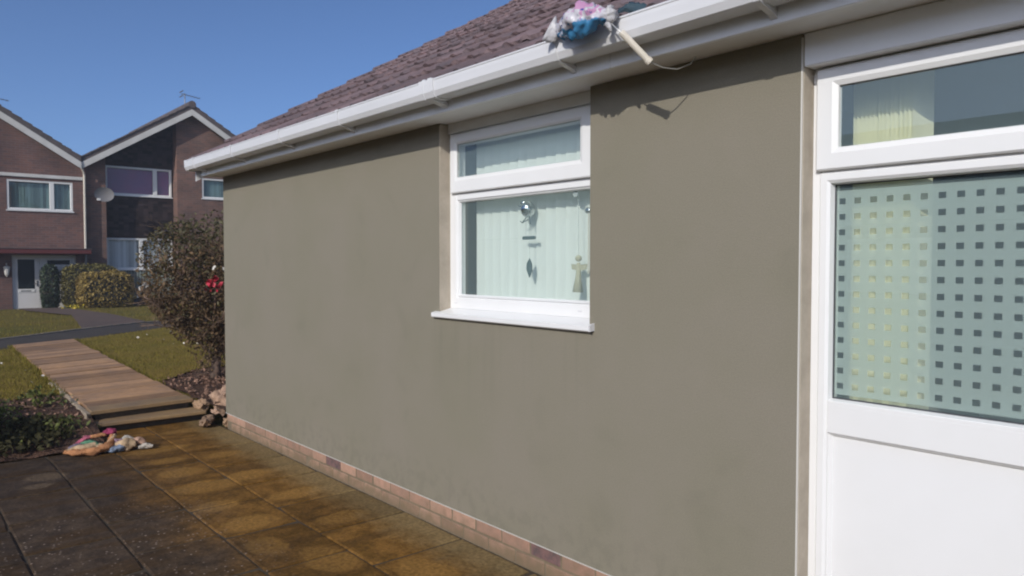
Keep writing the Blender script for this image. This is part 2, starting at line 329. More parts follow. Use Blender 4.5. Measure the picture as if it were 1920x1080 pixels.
def bag_mat():
    m = bpy.data.materials.new('printed bread bag plastic'); m.use_nodes = True
    N, L = nodes(m); b = N['Principled BSDF']; b.inputs['Roughness'].default_value = 0.25
    tc = N.new('ShaderNodeTexCoord')
    def nz(s, off):
        mp = N.new('ShaderNodeVectorMath'); mp.inputs[1].default_value = off; L.new(tc.outputs['Object'], mp.inputs[0])
        n = N.new('ShaderNodeTexNoise'); n.inputs['Scale'].default_value = s; n.inputs['Detail'].default_value = 2; n.inputs['Distortion'].default_value = 1.2
        L.new(mp.outputs[0], n.inputs['Vector']); return n.outputs[0]
    def st(sock, a, b_):
        r = N.new('ShaderNodeMapRange'); r.inputs[1].default_value = a; r.inputs[2].default_value = b_; L.new(sock, r.inputs[0]); return r.outputs[0]
    def mix(f, a, c2):
        q = N.new('ShaderNodeMix'); q.data_type = 'RGBA'; L.new(f, q.inputs[0])
        if isinstance(a, tuple): q.inputs[6].default_value = (*a, 1)
        else: L.new(a, q.inputs[6])
        q.inputs[7].default_value = (*c2, 1); return q.outputs[2]
    c = mix(st(nz(14, (0, 0, 0)), 0.57, 0.6), (0.68, 0.66, 0.7), (0.62, 0.33, 0.52))
    c = mix(st(nz(30, (5, 2, 1)), 0.62, 0.65), c, (0.08, 0.1, 0.35))
    sp = N.new('ShaderNodeSeparateXYZ'); L.new(tc.outputs['Object'], sp.inputs[0])
    ad = N.new('ShaderNodeMath'); L.new(sp.outputs[2], ad.inputs[0])
    k = N.new('ShaderNodeMath'); k.operation = 'MULTIPLY'; L.new(nz(18, (1, 7, 3)), k.inputs[0]); k.inputs[1].default_value = 0.08; L.new(k.outputs[0], ad.inputs[1])
    c = mix(st(ad.outputs[0], 0.016, 0.008), c, (0.07, 0.27, 0.5))
    L.new(c, b.inputs['Base Color'])
    n = N.new('ShaderNodeTexNoise'); n.inputs['Scale'].default_value = 40; n.inputs['Detail'].default_value = 4; L.new(tc.outputs['Object'], n.inputs['Vector'])
    bp = N.new('ShaderNodeBump'); bp.inputs['Strength'].default_value = 0.7; bp.inputs['Distance'].default_value = 0.008
    L.new(n.outputs[0], bp.inputs['Height']); L.new(bp.outputs[0], b.inputs['Normal'])
    tr = N.new('ShaderNodeBsdfTranslucent'); L.new(c, tr.inputs[0]); ms = N.new('ShaderNodeMixShader'); ms.inputs[0].default_value = 0.25
    L.new(b.outputs[0], ms.inputs[1]); L.new(tr.outputs[0], ms.inputs[2]); L.new(ms.outputs[0], N['Material Output'].inputs[0])
    return m
M['bag'] = bag_mat()

# ------------------------------------------------------------------ helpers
def tag(o, label=None, cat=None, group=None, kind=None):
    for k, v in (('label', label), ('category', cat), ('group', group), ('kind', kind)):
        if v: o[k] = v
    return o
def empty(name, loc, label, cat, group=None):
    o = bpy.data.objects.new(name, None); COL.objects.link(o); o.location = loc; o.empty_display_size = 0.2
    return tag(o, label, cat, group)
def wloc(o):
    p = Vector((0, 0, 0))
    while o is not None: p += o.location; o = o.parent
    return p

class MB:
    """collects geometry in world coordinates; build() links it as one mesh object"""
    def __init__(s): s.v = []; s.f = []
    def add(s, vs, fs):
        n = len(s.v); s.v += [tuple(p) for p in vs]; s.f += [tuple(i + n for i in f) for f in fs]; return s
    def box(s, a, b):
        x0, y0, z0 = (min(a[i], b[i]) for i in range(3)); x1, y1, z1 = (max(a[i], b[i]) for i in range(3))
        return s.add([(x0, y0, z0), (x1, y0, z0), (x1, y1, z0), (x0, y1, z0), (x0, y0, z1), (x1, y0, z1), (x1, y1, z1), (x0, y1, z1)],
                     [(0, 3, 2, 1), (4, 5, 6, 7), (0, 1, 5, 4), (1, 2, 6, 5), (2, 3, 7, 6), (3, 0, 4, 7)])
    def cbox(s, a, b, c=0.004):
        """chamfered box"""
        lo = Vector([min(a[i], b[i]) for i in range(3)]); hi = Vector([max(a[i], b[i]) for i in range(3)])
        bm = bmesh.new(); bmesh.ops.create_cube(bm, size=1)
        for v in bm.verts: v.co = Vector([(lo[i] + hi[i]) / 2 + v.co[i] * (hi[i] - lo[i]) for i in range(3)])
        bmesh.ops.bevel(bm, geom=bm.edges[:], offset=c, segments=1, affect='EDGES', profile=0.5)
        return s.bm(bm)
    def bm(s, bm):
        bm.verts.index_update(); s.add([v.co for v in bm.verts], [[v.index for v in f.verts] for f in bm.faces]); bm.free(); return s
    def prism(s, poly, axis, t0, t1):
        """poly of 2-D points extruded along an axis; poly holds the other two coords in xyz order"""
        def P(p, t):
            return (t, p[0], p[1]) if axis == 'x' else (p[0], t, p[1]) if axis == 'y' else (p[0], p[1], t)
        n = len(poly)
        return s.add([P(p, t0) for p in poly] + [P(p, t1) for p in poly],
                     [tuple(range(n))[::-1], tuple(range(n, 2 * n))] + [(i, (i + 1) % n, n + (i + 1) % n, n + i) for i in range(n)])
    def strip_prism(s, outer, inner, axis, t0, t1):
        """open profile with thickness (gutter)"""
        return s.prism(list(outer) + list(inner)[::-1], axis, t0, t1)
    def tube(s, pts, rad, n=6, cap=True):
        pts = [Vector(p) for p in pts]; rs = rad if isinstance(rad, (list, tuple)) else [rad] * len(pts)
        base = len(s.v); up = Vector((0.13, 0.27, 1))
        for i, p in enumerate(pts):
            d = (pts[min(i + 1, len(pts) - 1)] - pts[max(i - 1, 0)]).normalized()
            a = d.cross(up); a = a.normalized() if a.length > 1e-4 else Vector((1, 0, 0)); b = d.cross(a)
            for k in range(n):
                t = 2 * math.pi * k / n; s.v.append(tuple(p + (a * math.cos(t) + b * math.sin(t)) * rs[i]))
        for i in range(len(pts) - 1):
            for k in range(n):
                q = base + i * n + k; r = base + i * n + (k + 1) % n
                s.f.append((q, r, r + n, q + n))
        if cap:
            s.f.append(tuple(base + k for k in range(n))[::-1]); e = base + (len(pts) - 1) * n; s.f.append(tuple(e + k for k in range(n)))
        return s
    def ball(s, c, r, sub=2, jit=0.0, sc3=(1, 1, 1), seed=0, freq=1.6):
        bm = bmesh.new(); bmesh.ops.create_icosphere(bm, subdivisions=sub, radius=1)
        for v in bm.verts:
            k = 1 + jit * (noise.noise(v.co * freq + Vector((seed * 7.1, seed * 3.3, seed))) * 1.4)
            v.co = Vector([c[i] + v.co[i] * r * sc3[i] * k for i in range(3)])
        return s.bm(bm)
    def leaf(s, p, size, nrm=None, asp=0.55):
        d = Vector((random.gauss(0, 1), random.gauss(0, 1), random.gauss(0, 1))).normalized()
        if nrm is not None: d = (d + nrm * 1.0).normalized()
        a = d.orthogonal().normalized(); a = Matrix.Rotation(random.uniform(0, 6.28), 3, d) @ a; b = d.cross(a)
        p = Vector(p); L_ = size * random.uniform(.7, 1.3); W = L_ * asp
        return s.add([p - a * L_ * .5, p + b * W * .5 + d * L_ * .08, p + a * L_ * .5, p - b * W * .5 + d * L_ * .08], [(0, 1, 2), (0, 2, 3)])
    def build(s, name, m, parent=None, smooth=False, fix=True, at=None):
        o_ = wloc(parent) if parent is not None else Vector((0, 0, 0)) if at is None else Vector(at)
        me = bpy.data.meshes.new(name); me.from_pydata([tuple(Vector(p) - o_) for p in s.v], [], s.f)
        if fix:
            bm = bmesh.new(); bm.from_mesh(me); bmesh.ops.recalc_face_normals(bm, faces=bm.faces[:]); bm.to_mesh(me); bm.free()
        me.materials.append(M[m] if isinstance(m, str) else m)
        if smooth: me.polygons.foreach_set('use_smooth', [True] * len(me.polygons))
        me.update()
        o = bpy.data.objects.new(name, me); COL.objects.link(o)
        if parent is not None: o.parent = parent
        elif at is not None: o.location = at
        return o

def inst(o, name, parent, world, rot=(0, 0, 0), m=None):
    """another object sharing o's mesh (mesh built round the origin)"""
    c = bpy.data.objects.new(name, o.data); COL.objects.link(c); c.parent = parent
    c.location = Vector(world) - (wloc(parent) if parent else Vector()); c.rotation_euler = rot
    if m: c.material_slots[0].link = 'OBJECT'; c.material_slots[0].material = M[m]
    return c

def wall_grid(mb, A, B, holes, d0, d1, axis):
    """wall slab of thickness d0..d1 with rectangular holes [(a0,a1,b0,b1)]; a horizontal, b vertical. axis: normal axis"""
    A = sorted(set(A) | {h[i] for h in holes for i in (0, 1)}); B = sorted(set(B) | {h[i] for h in holes for i in (2, 3)})
    def P(a, b, d): return (a, d, b) if axis == 'y' else (d, a, b)
    def solid(i, j):
        if not (0 <= i < len(A) - 1 and 0 <= j < len(B) - 1): return False
        ca, cb = (A[i] + A[i + 1]) / 2, (B[j] + B[j + 1]) / 2
        return not any(h[0] < ca < h[1] and h[2] < cb < h[3] for h in holes)
    idx = {}
    def V(i, j, k):
        key = (i, j, k)
        if key not in idx: idx[key] = len(mb.v); mb.v.append(P(A[i], B[j], (d0, d1)[k]))
        return idx[key]
    for i in range(len(A) - 1):
        for j in range(len(B) - 1):
            if not solid(i, j): continue
            mb.f.append((V(i, j, 0), V(i + 1, j, 0), V(i + 1, j + 1, 0), V(i, j + 1, 0)))
            mb.f.append((V(i, j, 1), V(i, j + 1, 1), V(i + 1, j + 1, 1), V(i + 1, j, 1)))
            for (di, dj, e) in ((-1, 0, ((i, j), (i, j + 1))), (1, 0, ((i + 1, j), (i + 1, j + 1))), (0, -1, ((i, j), (i + 1, j))), (0, 1, ((i, j + 1), (i + 1, j + 1)))):
                if not solid(i + di, j + dj):
                    (p, q) = e; mb.f.append((V(*p, 0), V(*q, 0), V(*q, 1), V(*p, 1)))
    return mb

def ring(mb, a0, a1, b0, b1, prof, axis='y', ins=(0, 0, 0, 0)):
    """mitred frame: prof = [(inset, depth)...] closed profile swept round the rectangle. ins: extra inset at the inner end (a0,a1,b0,b1) by factor"""
    def P(a, b, d): return (a, d, b) if axis == 'y' else (d, a, b)
    mx = max(p[0] for p in prof)
    base = len(mb.v)
    for (i, d) in prof:
        k = i / mx if mx else 0
        l, r, bo, to = i + ins[0] * k, i + ins[1] * k, i + ins[2] * k, i + ins[3] * k
        mb.v += [P(a0 + l, b0 + bo, d), P(a1 - r, b0 + bo, d), P(a1 - r, b1 - to, d), P(a0 + l, b1 - to, d)]
    n = len(prof)
    for q in range(n):
        r_ = (q + 1) % n
        for k in range(4):
            k2 = (k + 1) % 4
            mb.f.append((base + q * 4 + k, base + q * 4 + k2, base + r_ * 4 + k2, base + r_ * 4 + k))
    return mb

def G(x):
    """terrain height along the garden"""
    pts = [(-400, 0.0), (-29.5, 0.05), (-17, 0.245), (-8.25, 0.155), (-8.1, -0.07), (400, -0.07)]
    for (a, za), (b, zb) in zip(pts, pts[1:]):
        if x <= b: return za + (zb - za) * max(0, (x - a)) / (b - a)
    return -0.07

def sheet(name, poly, off, m, label=None, kind='structure', cut=0.0, rough=0.0, edge=None, parent=None, zf=None):
    bm = bmesh.new()
    bm.faces.new([bm.verts.new((p[0], p[1], 0)) for p in poly])
    xs = [p[0] for p in poly]; ys = [p[1] for p in poly]
    planes = [(x, 0) for x in (-29.5, -17, -8.25, -8.1)]
    if cut:
        x = min(xs) + cut
        while x < max(xs): planes.append((x, 0)); x += cut
        y = min(ys) + cut
        while y < max(ys): planes.append((y, 1)); y += cut
    for v, ax in planes:
        no = (1, 0, 0) if ax == 0 else (0, 1, 0)
        bmesh.ops.bisect_plane(bm, geom=bm.verts[:] + bm.edges[:] + bm.faces[:], plane_co=(v, v, 0), plane_no=no, dist=1e-5)
    for v in bm.verts:
        z = (zf(v.co.x, v.co.y) if zf else G(v.co.x)) + off
        if rough: z += rough * noise.noise(Vector((v.co.x * 1.7, v.co.y * 1.7, 3)))
        v.co.z = z
    bmesh.ops.recalc_face_normals(bm, faces=bm.faces[:])
    for f in bm.faces:
        if f.normal.z < 0: f.normal_flip()
    mb = MB(); mb.bm(bm)
    o = mb.build(name, m, parent, fix=False, smooth=bool(rough)); 
    if kind: o['kind'] = kind
    return o

def inpoly(p, poly):
    x, y = p; c = False
    for (x0, y0), (x1, y1) in zip(poly, poly[1:] + poly[:1]):
        if (y0 > y) != (y1 > y) and x < (x1 - x0) * (y - y0) / (y1 - y0) + x0: c = not c
    return c

# ================================================================== SETTING
ground = sheet('ground', [(-400, -400), (400, -400), (400, 400), (-400, 400)], -0.03, 'grass2')

# ---- patio of concrete flags
patio = MB().box((-7.66, -1.02, -0.06), (4, 0.011, -0.008)).box((-6.97, -3.8, -0.06), (4, -1.02, -0.008)).build('patio', 'bedding'); patio['kind'] = 'structure'
def slab_mesh(l, wd, seed):
    """flag with a worn, slightly chipped outline and a soft arris"""
    rnd = random.Random(seed); mb = MB(); out = []
    cs = [(-l / 2, -wd / 2), (l / 2, -wd / 2), (l / 2, wd / 2), (-l / 2, wd / 2)]
    for (ax, ay), (bx, by) in zip(cs, cs[1:] + cs[:1]):
        for k in range(4):
            t = k / 4; x, y = ax + (bx - ax) * t, ay + (by - ay) * t; q = rnd.uniform(0, .004) if k else rnd.choice((.002, .004, .005, .016))
            ln_ = math.hypot(x, y); out.append((x - x / ln_ * q, y - y / ln_ * q))
    n = len(out)
    inn = [(x * (1 - .009 / (l / 2)), y * (1 - .009 / (wd / 2))) for x, y in out]
    mb.v = [(x, y, 0) for x, y in inn] + [(x, y, -.0045) for x, y in out] + [(x, y, -.05) for x, y in out]
    mb.f = [tuple(range(n))] + [(a + i, b + i, b + (i + 1) % n, a + (i + 1) % n) for a, b in ((0, n), (n, 2 * n)) for i in range(n)]
    return mb
protos = [slab_mesh(0.584, 0.4455, k) for k in range(4)]
slab_first = [None] * 4
def put_slab(x, y, sx=1.0, k=0, wid=.45):
    rot = (random.gauss(0, .0025), random.gauss(0, .0025), random.gauss(0, .004))
    z = random.gauss(0, .0016)
    if sx != 1.0 or wid != .45:
        bm_ = slab_mesh(0.6 * sx - 0.016, wid - .0045, int(x * 100)); o = bm_.build('paving_slab', 'slab'); o.parent = patio
        o.location = (x, y, z); o.rotation_euler = rot; return
    if slab_first[k] is None:
        o = protos[k].build('paving_slab', 'slab'); o.parent = patio; slab_first[k] = o; o.location = (x, y, z); o.rotation_euler = rot
    else: inst(slab_first[k], 'paving_slab', patio, (x, y, z), rot)
ROWS = [(-2.595, -4.95, -6.95), (-2.145, -4.55, -6.95), (-1.695, -4.65, -6.95), (-1.245, -4.30, -6.95), (-0.795, -4.22, -7.63), (-0.285, -4.55, -7.63)]
for (yc, ph, xe) in ROWS:
    j = [ph + 0.6 * i for i in range(-12, 14)]
    j = [x for x in j if xe + 0.12 < x < 1.6]
    j = [xe] + j
    for a, b in zip(j, j[1:]):
        lw = b - a
        put_slab((a + b) / 2, yc, 1.0 if abs(lw - 0.6) < 0.01 else lw / 0.6, random.randrange(4), .57 if yc > -.4 else .45)
# ---- path of plank slabs with two steps down to the patio
def pz(x): return 0.183 + 0.0085 * (-7.71 - x)
path = MB().add([(-7.76, -0.96, pz(-7.76) - .009), (-7.84, -0.1, pz(-7.84) - .009), (-14.65, 0.12, pz(-14.65) - .009), (-14.2, -0.82, pz(-14.2) - .009),
                 (-7.76, -0.96, -.06), (-7.84, -0.1, -.06), (-14.65, 0.12, -.06), (-14.2, -0.82, -.06)],
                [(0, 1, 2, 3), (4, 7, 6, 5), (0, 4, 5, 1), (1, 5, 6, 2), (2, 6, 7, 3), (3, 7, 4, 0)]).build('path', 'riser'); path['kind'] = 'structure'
NP = 24
def edgeL(t): return (-7.70 - 6.6 * t, -1.0 + 0.16 * t)
def edgeR(t): return (-7.78 - 6.95 * t, -0.08 + 0.19 * t)
for i in range(NP):
    t0, t1 = i / NP + .0017, (i + 1) / NP - .0018
    jl, jr = random.gauss(0, .012), random.gauss(0, .006)
    q = [edgeL(t0), edgeR(t0), edgeR(t1), edgeL(t1)]
    q[0] = (q[0][0], q[0][1] + jl); q[3] = (q[3][0], q[3][1] + jl); q[1] = (q[1][0], q[1][1] + jr); q[2] = (q[2][0], q[2][1] + jr)
    dz = random.gauss(0, .004)
    bm = bmesh.new()
    vs = [bm.verts.new((x, y, pz(x) + dz - .034)) for x, y in q] + [bm.verts.new((x, y, pz(x) + dz)) for x, y in q]
    for f in ((3, 2, 1, 0), (4, 5, 6, 7), (0, 1, 5, 4), (1, 2, 6, 5), (2, 3, 7, 6), (3, 0, 4, 7)): bm.faces.new([vs[k] for k in f])
    bmesh.ops.bevel(bm, geom=[e for e in bm.edges if all(v in vs[4:] for v in e.verts)], offset=.006, segments=1, affect='EDGES')
    mb = MB(); mb.bm(bm); mb.build('path_slab', 'path' if i else 'step', path)
MB().cbox((-7.545, -0.985, 0.062), (-7.82, -0.02, 0.096), .006).build('step_tread', 'step', path)
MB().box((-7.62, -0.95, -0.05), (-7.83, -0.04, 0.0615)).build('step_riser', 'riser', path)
# pale mortar edging along the left side of the path
rnd = random.Random(5)
t = 0.0
while t < 0.32:
    dt = rnd.uniform(.018, .04); e0, e1 = edgeL(t + .002), edgeL(t + dt)
    MB().cbox((e0[0], e0[1] - rnd.uniform(.03, .055), 0.05), (e1[0], e1[1] - .003, pz(e0[0]) - rnd.uniform(.004, .012)), .008).build('edging_stone', 'pale_edge', path)
    t += dt

# ---- footpath, lawns, beds
def line_pts(p, d, s): return (p[0] + d[0] * s, p[1] + d[1] * s)
dF = (-0.612, 0.791)
FN = [line_pts((-14.77, .13), dF, s) for s in (-5.0, 14)]; FF = [line_pts((-16.0, -0.22), dF, s) for s in (14, -5.0)]
footpath = sheet('footpath', FN + FF, 0.006, 'tarmac')
kerb = MB()
for k in range(38):
    a = line_pts((-16.0, -0.22), dF, -4.5 + k * .46); b = line_pts((-16.0, -0.22), dF, -4.5 + k * .46 + .45)
    n_ = (-0.791, -0.612); h = .025 + random.uniform(0, .012)
    p = [a, b, (b[0] + n_[0] * .05, b[1] + n_[1] * .05), (a[0] + n_[0] * .05, a[1] + n_[1] * .05)]
    kerb.add([(x, y, G(x) - .05) for x, y in p] + [(x, y, G(x) + h) for x, y in p], [(3, 2, 1, 0), (4, 5, 6, 7), (0, 1, 5, 4), (1, 2, 6, 5), (2, 3, 7, 6), (3, 0, 4, 7)])
kb = kerb.build('kerb', 'pale_edge'); kb['kind'] = 'structure'
LAWN_R = [(-9.3, 0.02), (-10.1, 0.75), (-10.3, 2.2), (-9.4, 8), (-20.1, 8), (-16.3, 2.15), (-14.82, 0.11)]
LAWN_L = [(-9.1, -0.99), (-14.1, -0.87), (-11.5, -4.2), (-9.2, -4.2), (-8.9, -2.2)]
lawn_r = sheet('lawn', LAWN_R, 0.004, 'grass', cut=.5, rough=.02); lawn_l = sheet('lawn', LAWN_L, 0.004, 'grass', cut=.5, rough=.02)
FARLAWN = [line_pts((-16.06, -0.27), dF, -4.8), line_pts((-16.06, -0.27), dF, 16), (-29.4, 14), (-29.4, -6)]
farlawn = sheet('lawn', FARLAWN, 0.002, 'grass2', cut=1.0, rough=.03)
farpath = sheet('house_path', [(-16.7, 0.6), (-17.9, 2.1), (-22.5, 2.35), (-28.6, 2.25), (-28.8, 1.0), (-26.6, 1.0), (-22.5, 1.45)], 0.03, 'farpath', cut=1.0)
def bedz(x, y): return (max(0, min(1, (-6.96 - x) / 0.9)) ** .8) * 0.16 - .012 + .035 * noise.noise(Vector((x * 4, y * 4, 1)))
BED_L = [(-6.975, -1.03), (-7.6, -1.0), (-9.3, -0.985), (-9.1, -2.2), (-9.3, -4.2), (-6.975, -4.2)]
soil_l = sheet('soil_bed', BED_L, 0.012, 'soil', cut=.12, rough=.0, zf=bedz)
BED_R = [(-7.95, 0.03), (-9.4, 0.03), (-10.2, 0.8), (-10.4, 2.3), (-9.5, 6), (-7.15, 6), (-7.08, 0.02)]
soil_r = sheet('soil_bed', BED_R, 0.02, 'soil', cut=.15, zf=lambda x, y: 0.135 - 0.0 * x + .03 * noise.noise(Vector((x * 4, y * 4, 7))))

# grass blades on the lawns, litter, petals, weeds: nobody could count them
def scatter(poly, n, f):
    xs = [p[0] for p in poly]; ys = [p[1] for p in poly]; k = 0
    while k < n:
        p = (random.uniform(min(xs), max(xs)), random.uniform(min(ys), max(ys)))
        if inpoly(p, poly): f(*p); k += 1
gb = MB()
def blade(x, y, h=.03, z=None):
    a = random.uniform(0, 6.28); wd = .006; z = G(x) if z is None else z; l = random.gauss(0, .014), random.gauss(0, .014); hh = h * random.uniform(.6, 1.3)
    gb.add([(x - wd * math.cos(a), y - wd * math.sin(a), z - .005), (x + wd * math.cos(a), y + wd * math.sin(a), z - .005), (x + l[0], y + l[1], z + hh)], [(0, 1, 2)])
scatter([p for p in LAWN_R if p[1] < 9], 26000, blade); scatter(LAWN_L, 15000, blade)
for i in range(1500):   # longer fringe along the path edges
    t = random.uniform(.18, 1); x, y = random.choice((edgeL, edgeR))(t); y += (-.03 if y < -.5 else .03) + random.gauss(0, .02); blade(x, y, .05)
tag(gb.build('grass', 'blade', fix=False), kind='stuff')
gb = MB(); scatter(FARLAWN, 16000, lambda x, y: None if inpoly((x, y), [(-16.7, 0.6), (-17.9, 2.1), (-22.5, 2.35), (-28.6, 2.25), (-28.8, 1.0), (-26.6, 1.0), (-22.5, 1.45)]) else blade(x, y, .05))
tag(gb.build('grass', 'blade', fix=False), kind='stuff')
lt = MB(); scatter([(-7.95, 0.05), (-9.6, 0.05), (-10.3, 1.0), (-10.2, 2.0), (-7.2, 2.0), (-7.2, 0.1)], 1500, lambda x, y: lt.leaf((x, y, .165 + random.uniform(0, .02)), .045, Vector((0, 0, 1))))
scatter([(-7.0, -1.1), (-9.2, -1.02), (-9.1, -2.6), (-7.0, -2.4)], 700, lambda x, y: lt.leaf((x, y, bedz(x, y) + .02), .035, Vector((0, 0, 1))))
tag(lt.build('leaf_litter', 'litter', fix=False), kind='stuff')
pt = MB(); scatter(LAWN_R[:4] + [(-16, 5), (-14.8, .2)], 60, lambda x, y: pt.leaf((x, y, G(x) + .04), .05, Vector((0, 0, 1)), .8)); scatter(LAWN_L, 16, lambda x, y: pt.leaf((x, y, G(x) + .04), .04, Vector((0, 0, 1)), .8))
tag(pt.build('fallen_petals', 'petal', fix=False), kind='stuff')

# ================================================================== THE BUNGALOW
bun = empty('bungalow', (-4.5, 2, 0), 'low bungalow with grey-green rendered wall, brown tiled roof and white roofline', 'house')
XL, XR = -7.06, 4.0
WX0, WX1, WZ0 = -3.557, -2.367, 1.25
DX0, DX1 = -1.347, -0.25
ZT, ZB = 2.352, 0.148
wm = MB(); wall_grid(wm, [XL, XR], [ZB, ZT], [(WX0, WX1, WZ0, ZT), (DX0, DX1, ZB, ZT)], 0.0, 0.27, 'y')
wm.build('rendered_wall', 'render', bun)
sw = MB(); sw.box((XL + .0005, 0.2705, ZB), (XL + .27, 8.1, ZT)).box((XR - .27, 0.2705, ZB), (XR, 8.1, ZT)).box((XL, 8.1005, ZB), (XR, 8.37, ZT))
sw.prism([(0.0, ZT + .002), (8.37, ZT + .002), (4.2, 4.85)], 'x', XL, XL + .25).prism([(0.0, ZT + .002), (8.37, ZT + .002), (4.2, 4.85)], 'x', XR - .25, XR)
sw.build('side_walls', 'render', bun)
MB().box((XL, .02, -.3), (XR, 8.36, ZB - .004)).build('base_slab', 'mortar', bun)
# corner beads and the pvc bell bead under the render
MB().box((DX0 - .0035, -.0025, ZB), (DX0 + .0015, .004, 2.34)).build('corner_bead', 'bead', bun)
MB().box((WX0 - .001, -.002, WZ0 + .03), (WX0 + .0025, .004, 2.34)).build('corner_bead', 'reveal', bun)
MB().prism([(-.0045, ZB - .0035), (.02, ZB - .0035), (.02, ZB - .001), (-.0045, ZB - .001)], 'x', XL, DX0).build('render_bead', 'bead', bun)
# cream reveals inside the openings
MB().box((WX0 + .0002, .003, WZ0), (WX0 + .004, .075, 2.35)).build('window_reveal', 'reveal', bun)
MB().box((DX0 + .0016, .0045, .02), (DX0 + .0046, .075, 2.35)).build('door_reveal', 'reveal', bun)
MB().box((DX0 + .0001, .012, .0), (DX0 + .0015, .2, ZB - .004)).build('door_reveal', 'mortar', bun)

# plinth: mortar bed with individual bricks
plinth = MB().box((XL, .016, -.05), (DX0, .06, ZB - .004)).box((DX1, .016, -.05), (XR, .06, ZB - .004)).build('brick_plinth', 'mortar', bun)
bricks = []
for k in range(4):
    rnd = random.Random(40 + k); bm = bmesh.new(); bmesh.ops.create_cube(bm, size=1)
    for v in bm.verts: v.co = Vector((v.co.x * .213, v.co.y * .05, v.co.z * .064))
    bmesh.ops.bevel(bm, geom=bm.edges[:], offset=.005, segments=1, affect='EDGES')
    for v in bm.verts: v.co += Vector([rnd.gauss(0, .0014) for _ in range(3)])
    mb = MB(); mb.bm(bm); bricks.append(mb)
bfirst = [None] * 4
for c in range(3):
    zc = ZB - .006 - .0375 - c * .075
    x = XL + .107 + (.112 if c % 2 else 0)
    if c % 2: pass
    while x < DX0 - .1:
        k = random.randrange(4); y = .036 + random.gauss(0, .0015)
        if bfirst[k] is None:
            o = bricks[k].build('brick', 'brick'); o.parent = plinth; o.location = Vector((x, y, zc)) - wloc(plinth); bfirst[k] = o
        else: o = inst(bfirst[k], 'brick', plinth, (x, y, zc), (0, random.gauss(0, .004), 0))
        if c == 0 and (abs(x + 4.9) < .11 or abs(x + 2.72) < .11):
            o.material_slots[0].link = 'OBJECT'; o.material_slots[0].material = M['brick_dark']
        x += .225

# soffit, fascia, verge
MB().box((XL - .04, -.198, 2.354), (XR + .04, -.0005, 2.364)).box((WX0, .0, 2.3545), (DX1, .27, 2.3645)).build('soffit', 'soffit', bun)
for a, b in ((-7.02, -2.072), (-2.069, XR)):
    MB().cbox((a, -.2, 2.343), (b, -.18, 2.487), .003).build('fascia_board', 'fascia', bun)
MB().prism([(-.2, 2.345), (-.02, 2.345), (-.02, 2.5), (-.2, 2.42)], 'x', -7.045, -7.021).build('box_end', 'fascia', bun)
MB().box((-7.021, -.179, 2.365), (XR, .26, 2.40)).build('eaves_filler', 'mortar', bun)

# roof deck + tiles
SL = math.atan(.594); EY, EZ = -.265, 2.475
def roofp(s, up=0.0): return (EY + s * math.cos(SL) - up * math.sin(SL), EZ + s * math.sin(SL) + up * math.cos(SL))
p0, p1 = roofp(.06, -.02), roofp(5.22, -.02)
roof = MB().prism([p0, p1, (2 * p1[0] - p0[0], p0[1]), (2 * p1[0] - p0[0], p0[1] - .03), (p1[0], p1[1] - .04), (p0[0], p0[1] - .03)], 'x', -7.11, XR + .06).build('roof', 'verge', bun)
def tile_mesh(k):
    rnd = random.Random(90 + k); wdt, ln, th = .304, .425, .021
    prof = []
    for i in range(13):
        u = i / 12; h = 0
        for c0, rr in ((.13, .10), (.62, .10)):
            d = abs(u - c0)
            if d < rr: h = max(h, .013 * math.sqrt(max(0, 1 - (d / rr) ** 2)))
        prof.append((u * wdt - wdt / 2, h + rnd.gauss(0, .0006)))
    mb = MB(); n = len(prof)
    # tail at s=0 (bottom edge, thick and slightly rough), head at s=ln; lies tilted over the course below
    for (s, lift) in ((0, .030), (ln, .004)):
        mb.v += [(x, s + (rnd.gauss(0, .004) if s == 0 else 0), h + lift) for x, h in prof]
    mb.v += [(x, rnd.gauss(0, .003), h * .9 + .030 - th) for x, h in prof] + [(x, ln, h - .016) for x, h in prof]
    for i in range(n - 1):
        mb.f += [(i, i + 1, n + i + 1, n + i), (i, 2 * n + i, 2 * n + i + 1, i + 1), (2 * n + i, 3 * n + i, 3 * n + i + 1, 2 * n + i + 1)]
    mb.f += [(0, n, 3 * n, 2 * n), (n - 1, 3 * n - 1, 4 * n - 1, 2 * n - 1)]
    return mb
tfirst = [None] * 3; GAUGE = .372; far_tiles = MB()
Rx = Matrix.Rotation(SL, 3, 'X')
for c in range(14):
    s0 = c * GAUGE; y, z = roofp(s0)
    for q in range(37):
        x = -7.15 + .152 + q * .304 + (0.0)
        if x > XR: break
        k = random.randrange(3)
        if x < -1.0:
            if tfirst[k] is None:
                o = tile_mesh(k).build('roof_tile', 'tile'); o.parent = roof; o.location = Vector((x, y, z)) - wloc(roof); tfirst[k] = o
            else: o = inst(tfirst[k], 'roof_tile', roof, (x, y + random.gauss(0, .003), z))
            o.rotation_euler = (SL + random.gauss(0, .006), random.gauss(0, .008), random.gauss(0, .006))
        else:
            tm = tile_mesh(k); far_tiles.add([Rx @ Vector(p) + Vector((x, y, z)) for p in tm.v], tm.f)
tag(far_tiles.build('roof_tiles', 'tile', roof), kind='stuff')
bt = MB()
for c in range(14):
    s0 = c * GAUGE
    for q in range(1):
        y, z = roofp(s0); y = 2 * p1[0] - y
        bt.add([(-7.15, y, z + .03), (XR, y, z + .03), (XR, y - .36, z + .2), (-7.15, y - .36, z + .2)], [(0, 1, 2, 3)])
tag(bt.build('rear_roof_courses', 'tile', roof, fix=False), kind='stuff')
py, pzr = roofp(5.22, .02)
for q in range(24):
    x = -7.15 + q * .46
    mb = MB(); mb.prism([(py + .13 * math.cos(a), pzr + .1 * math.sin(a) - .01) for a in [math.pi * i / 8 for i in range(9)]], 'x', x, x + .455); mb.build('ridge_tile', 'tile', roof, smooth=False)
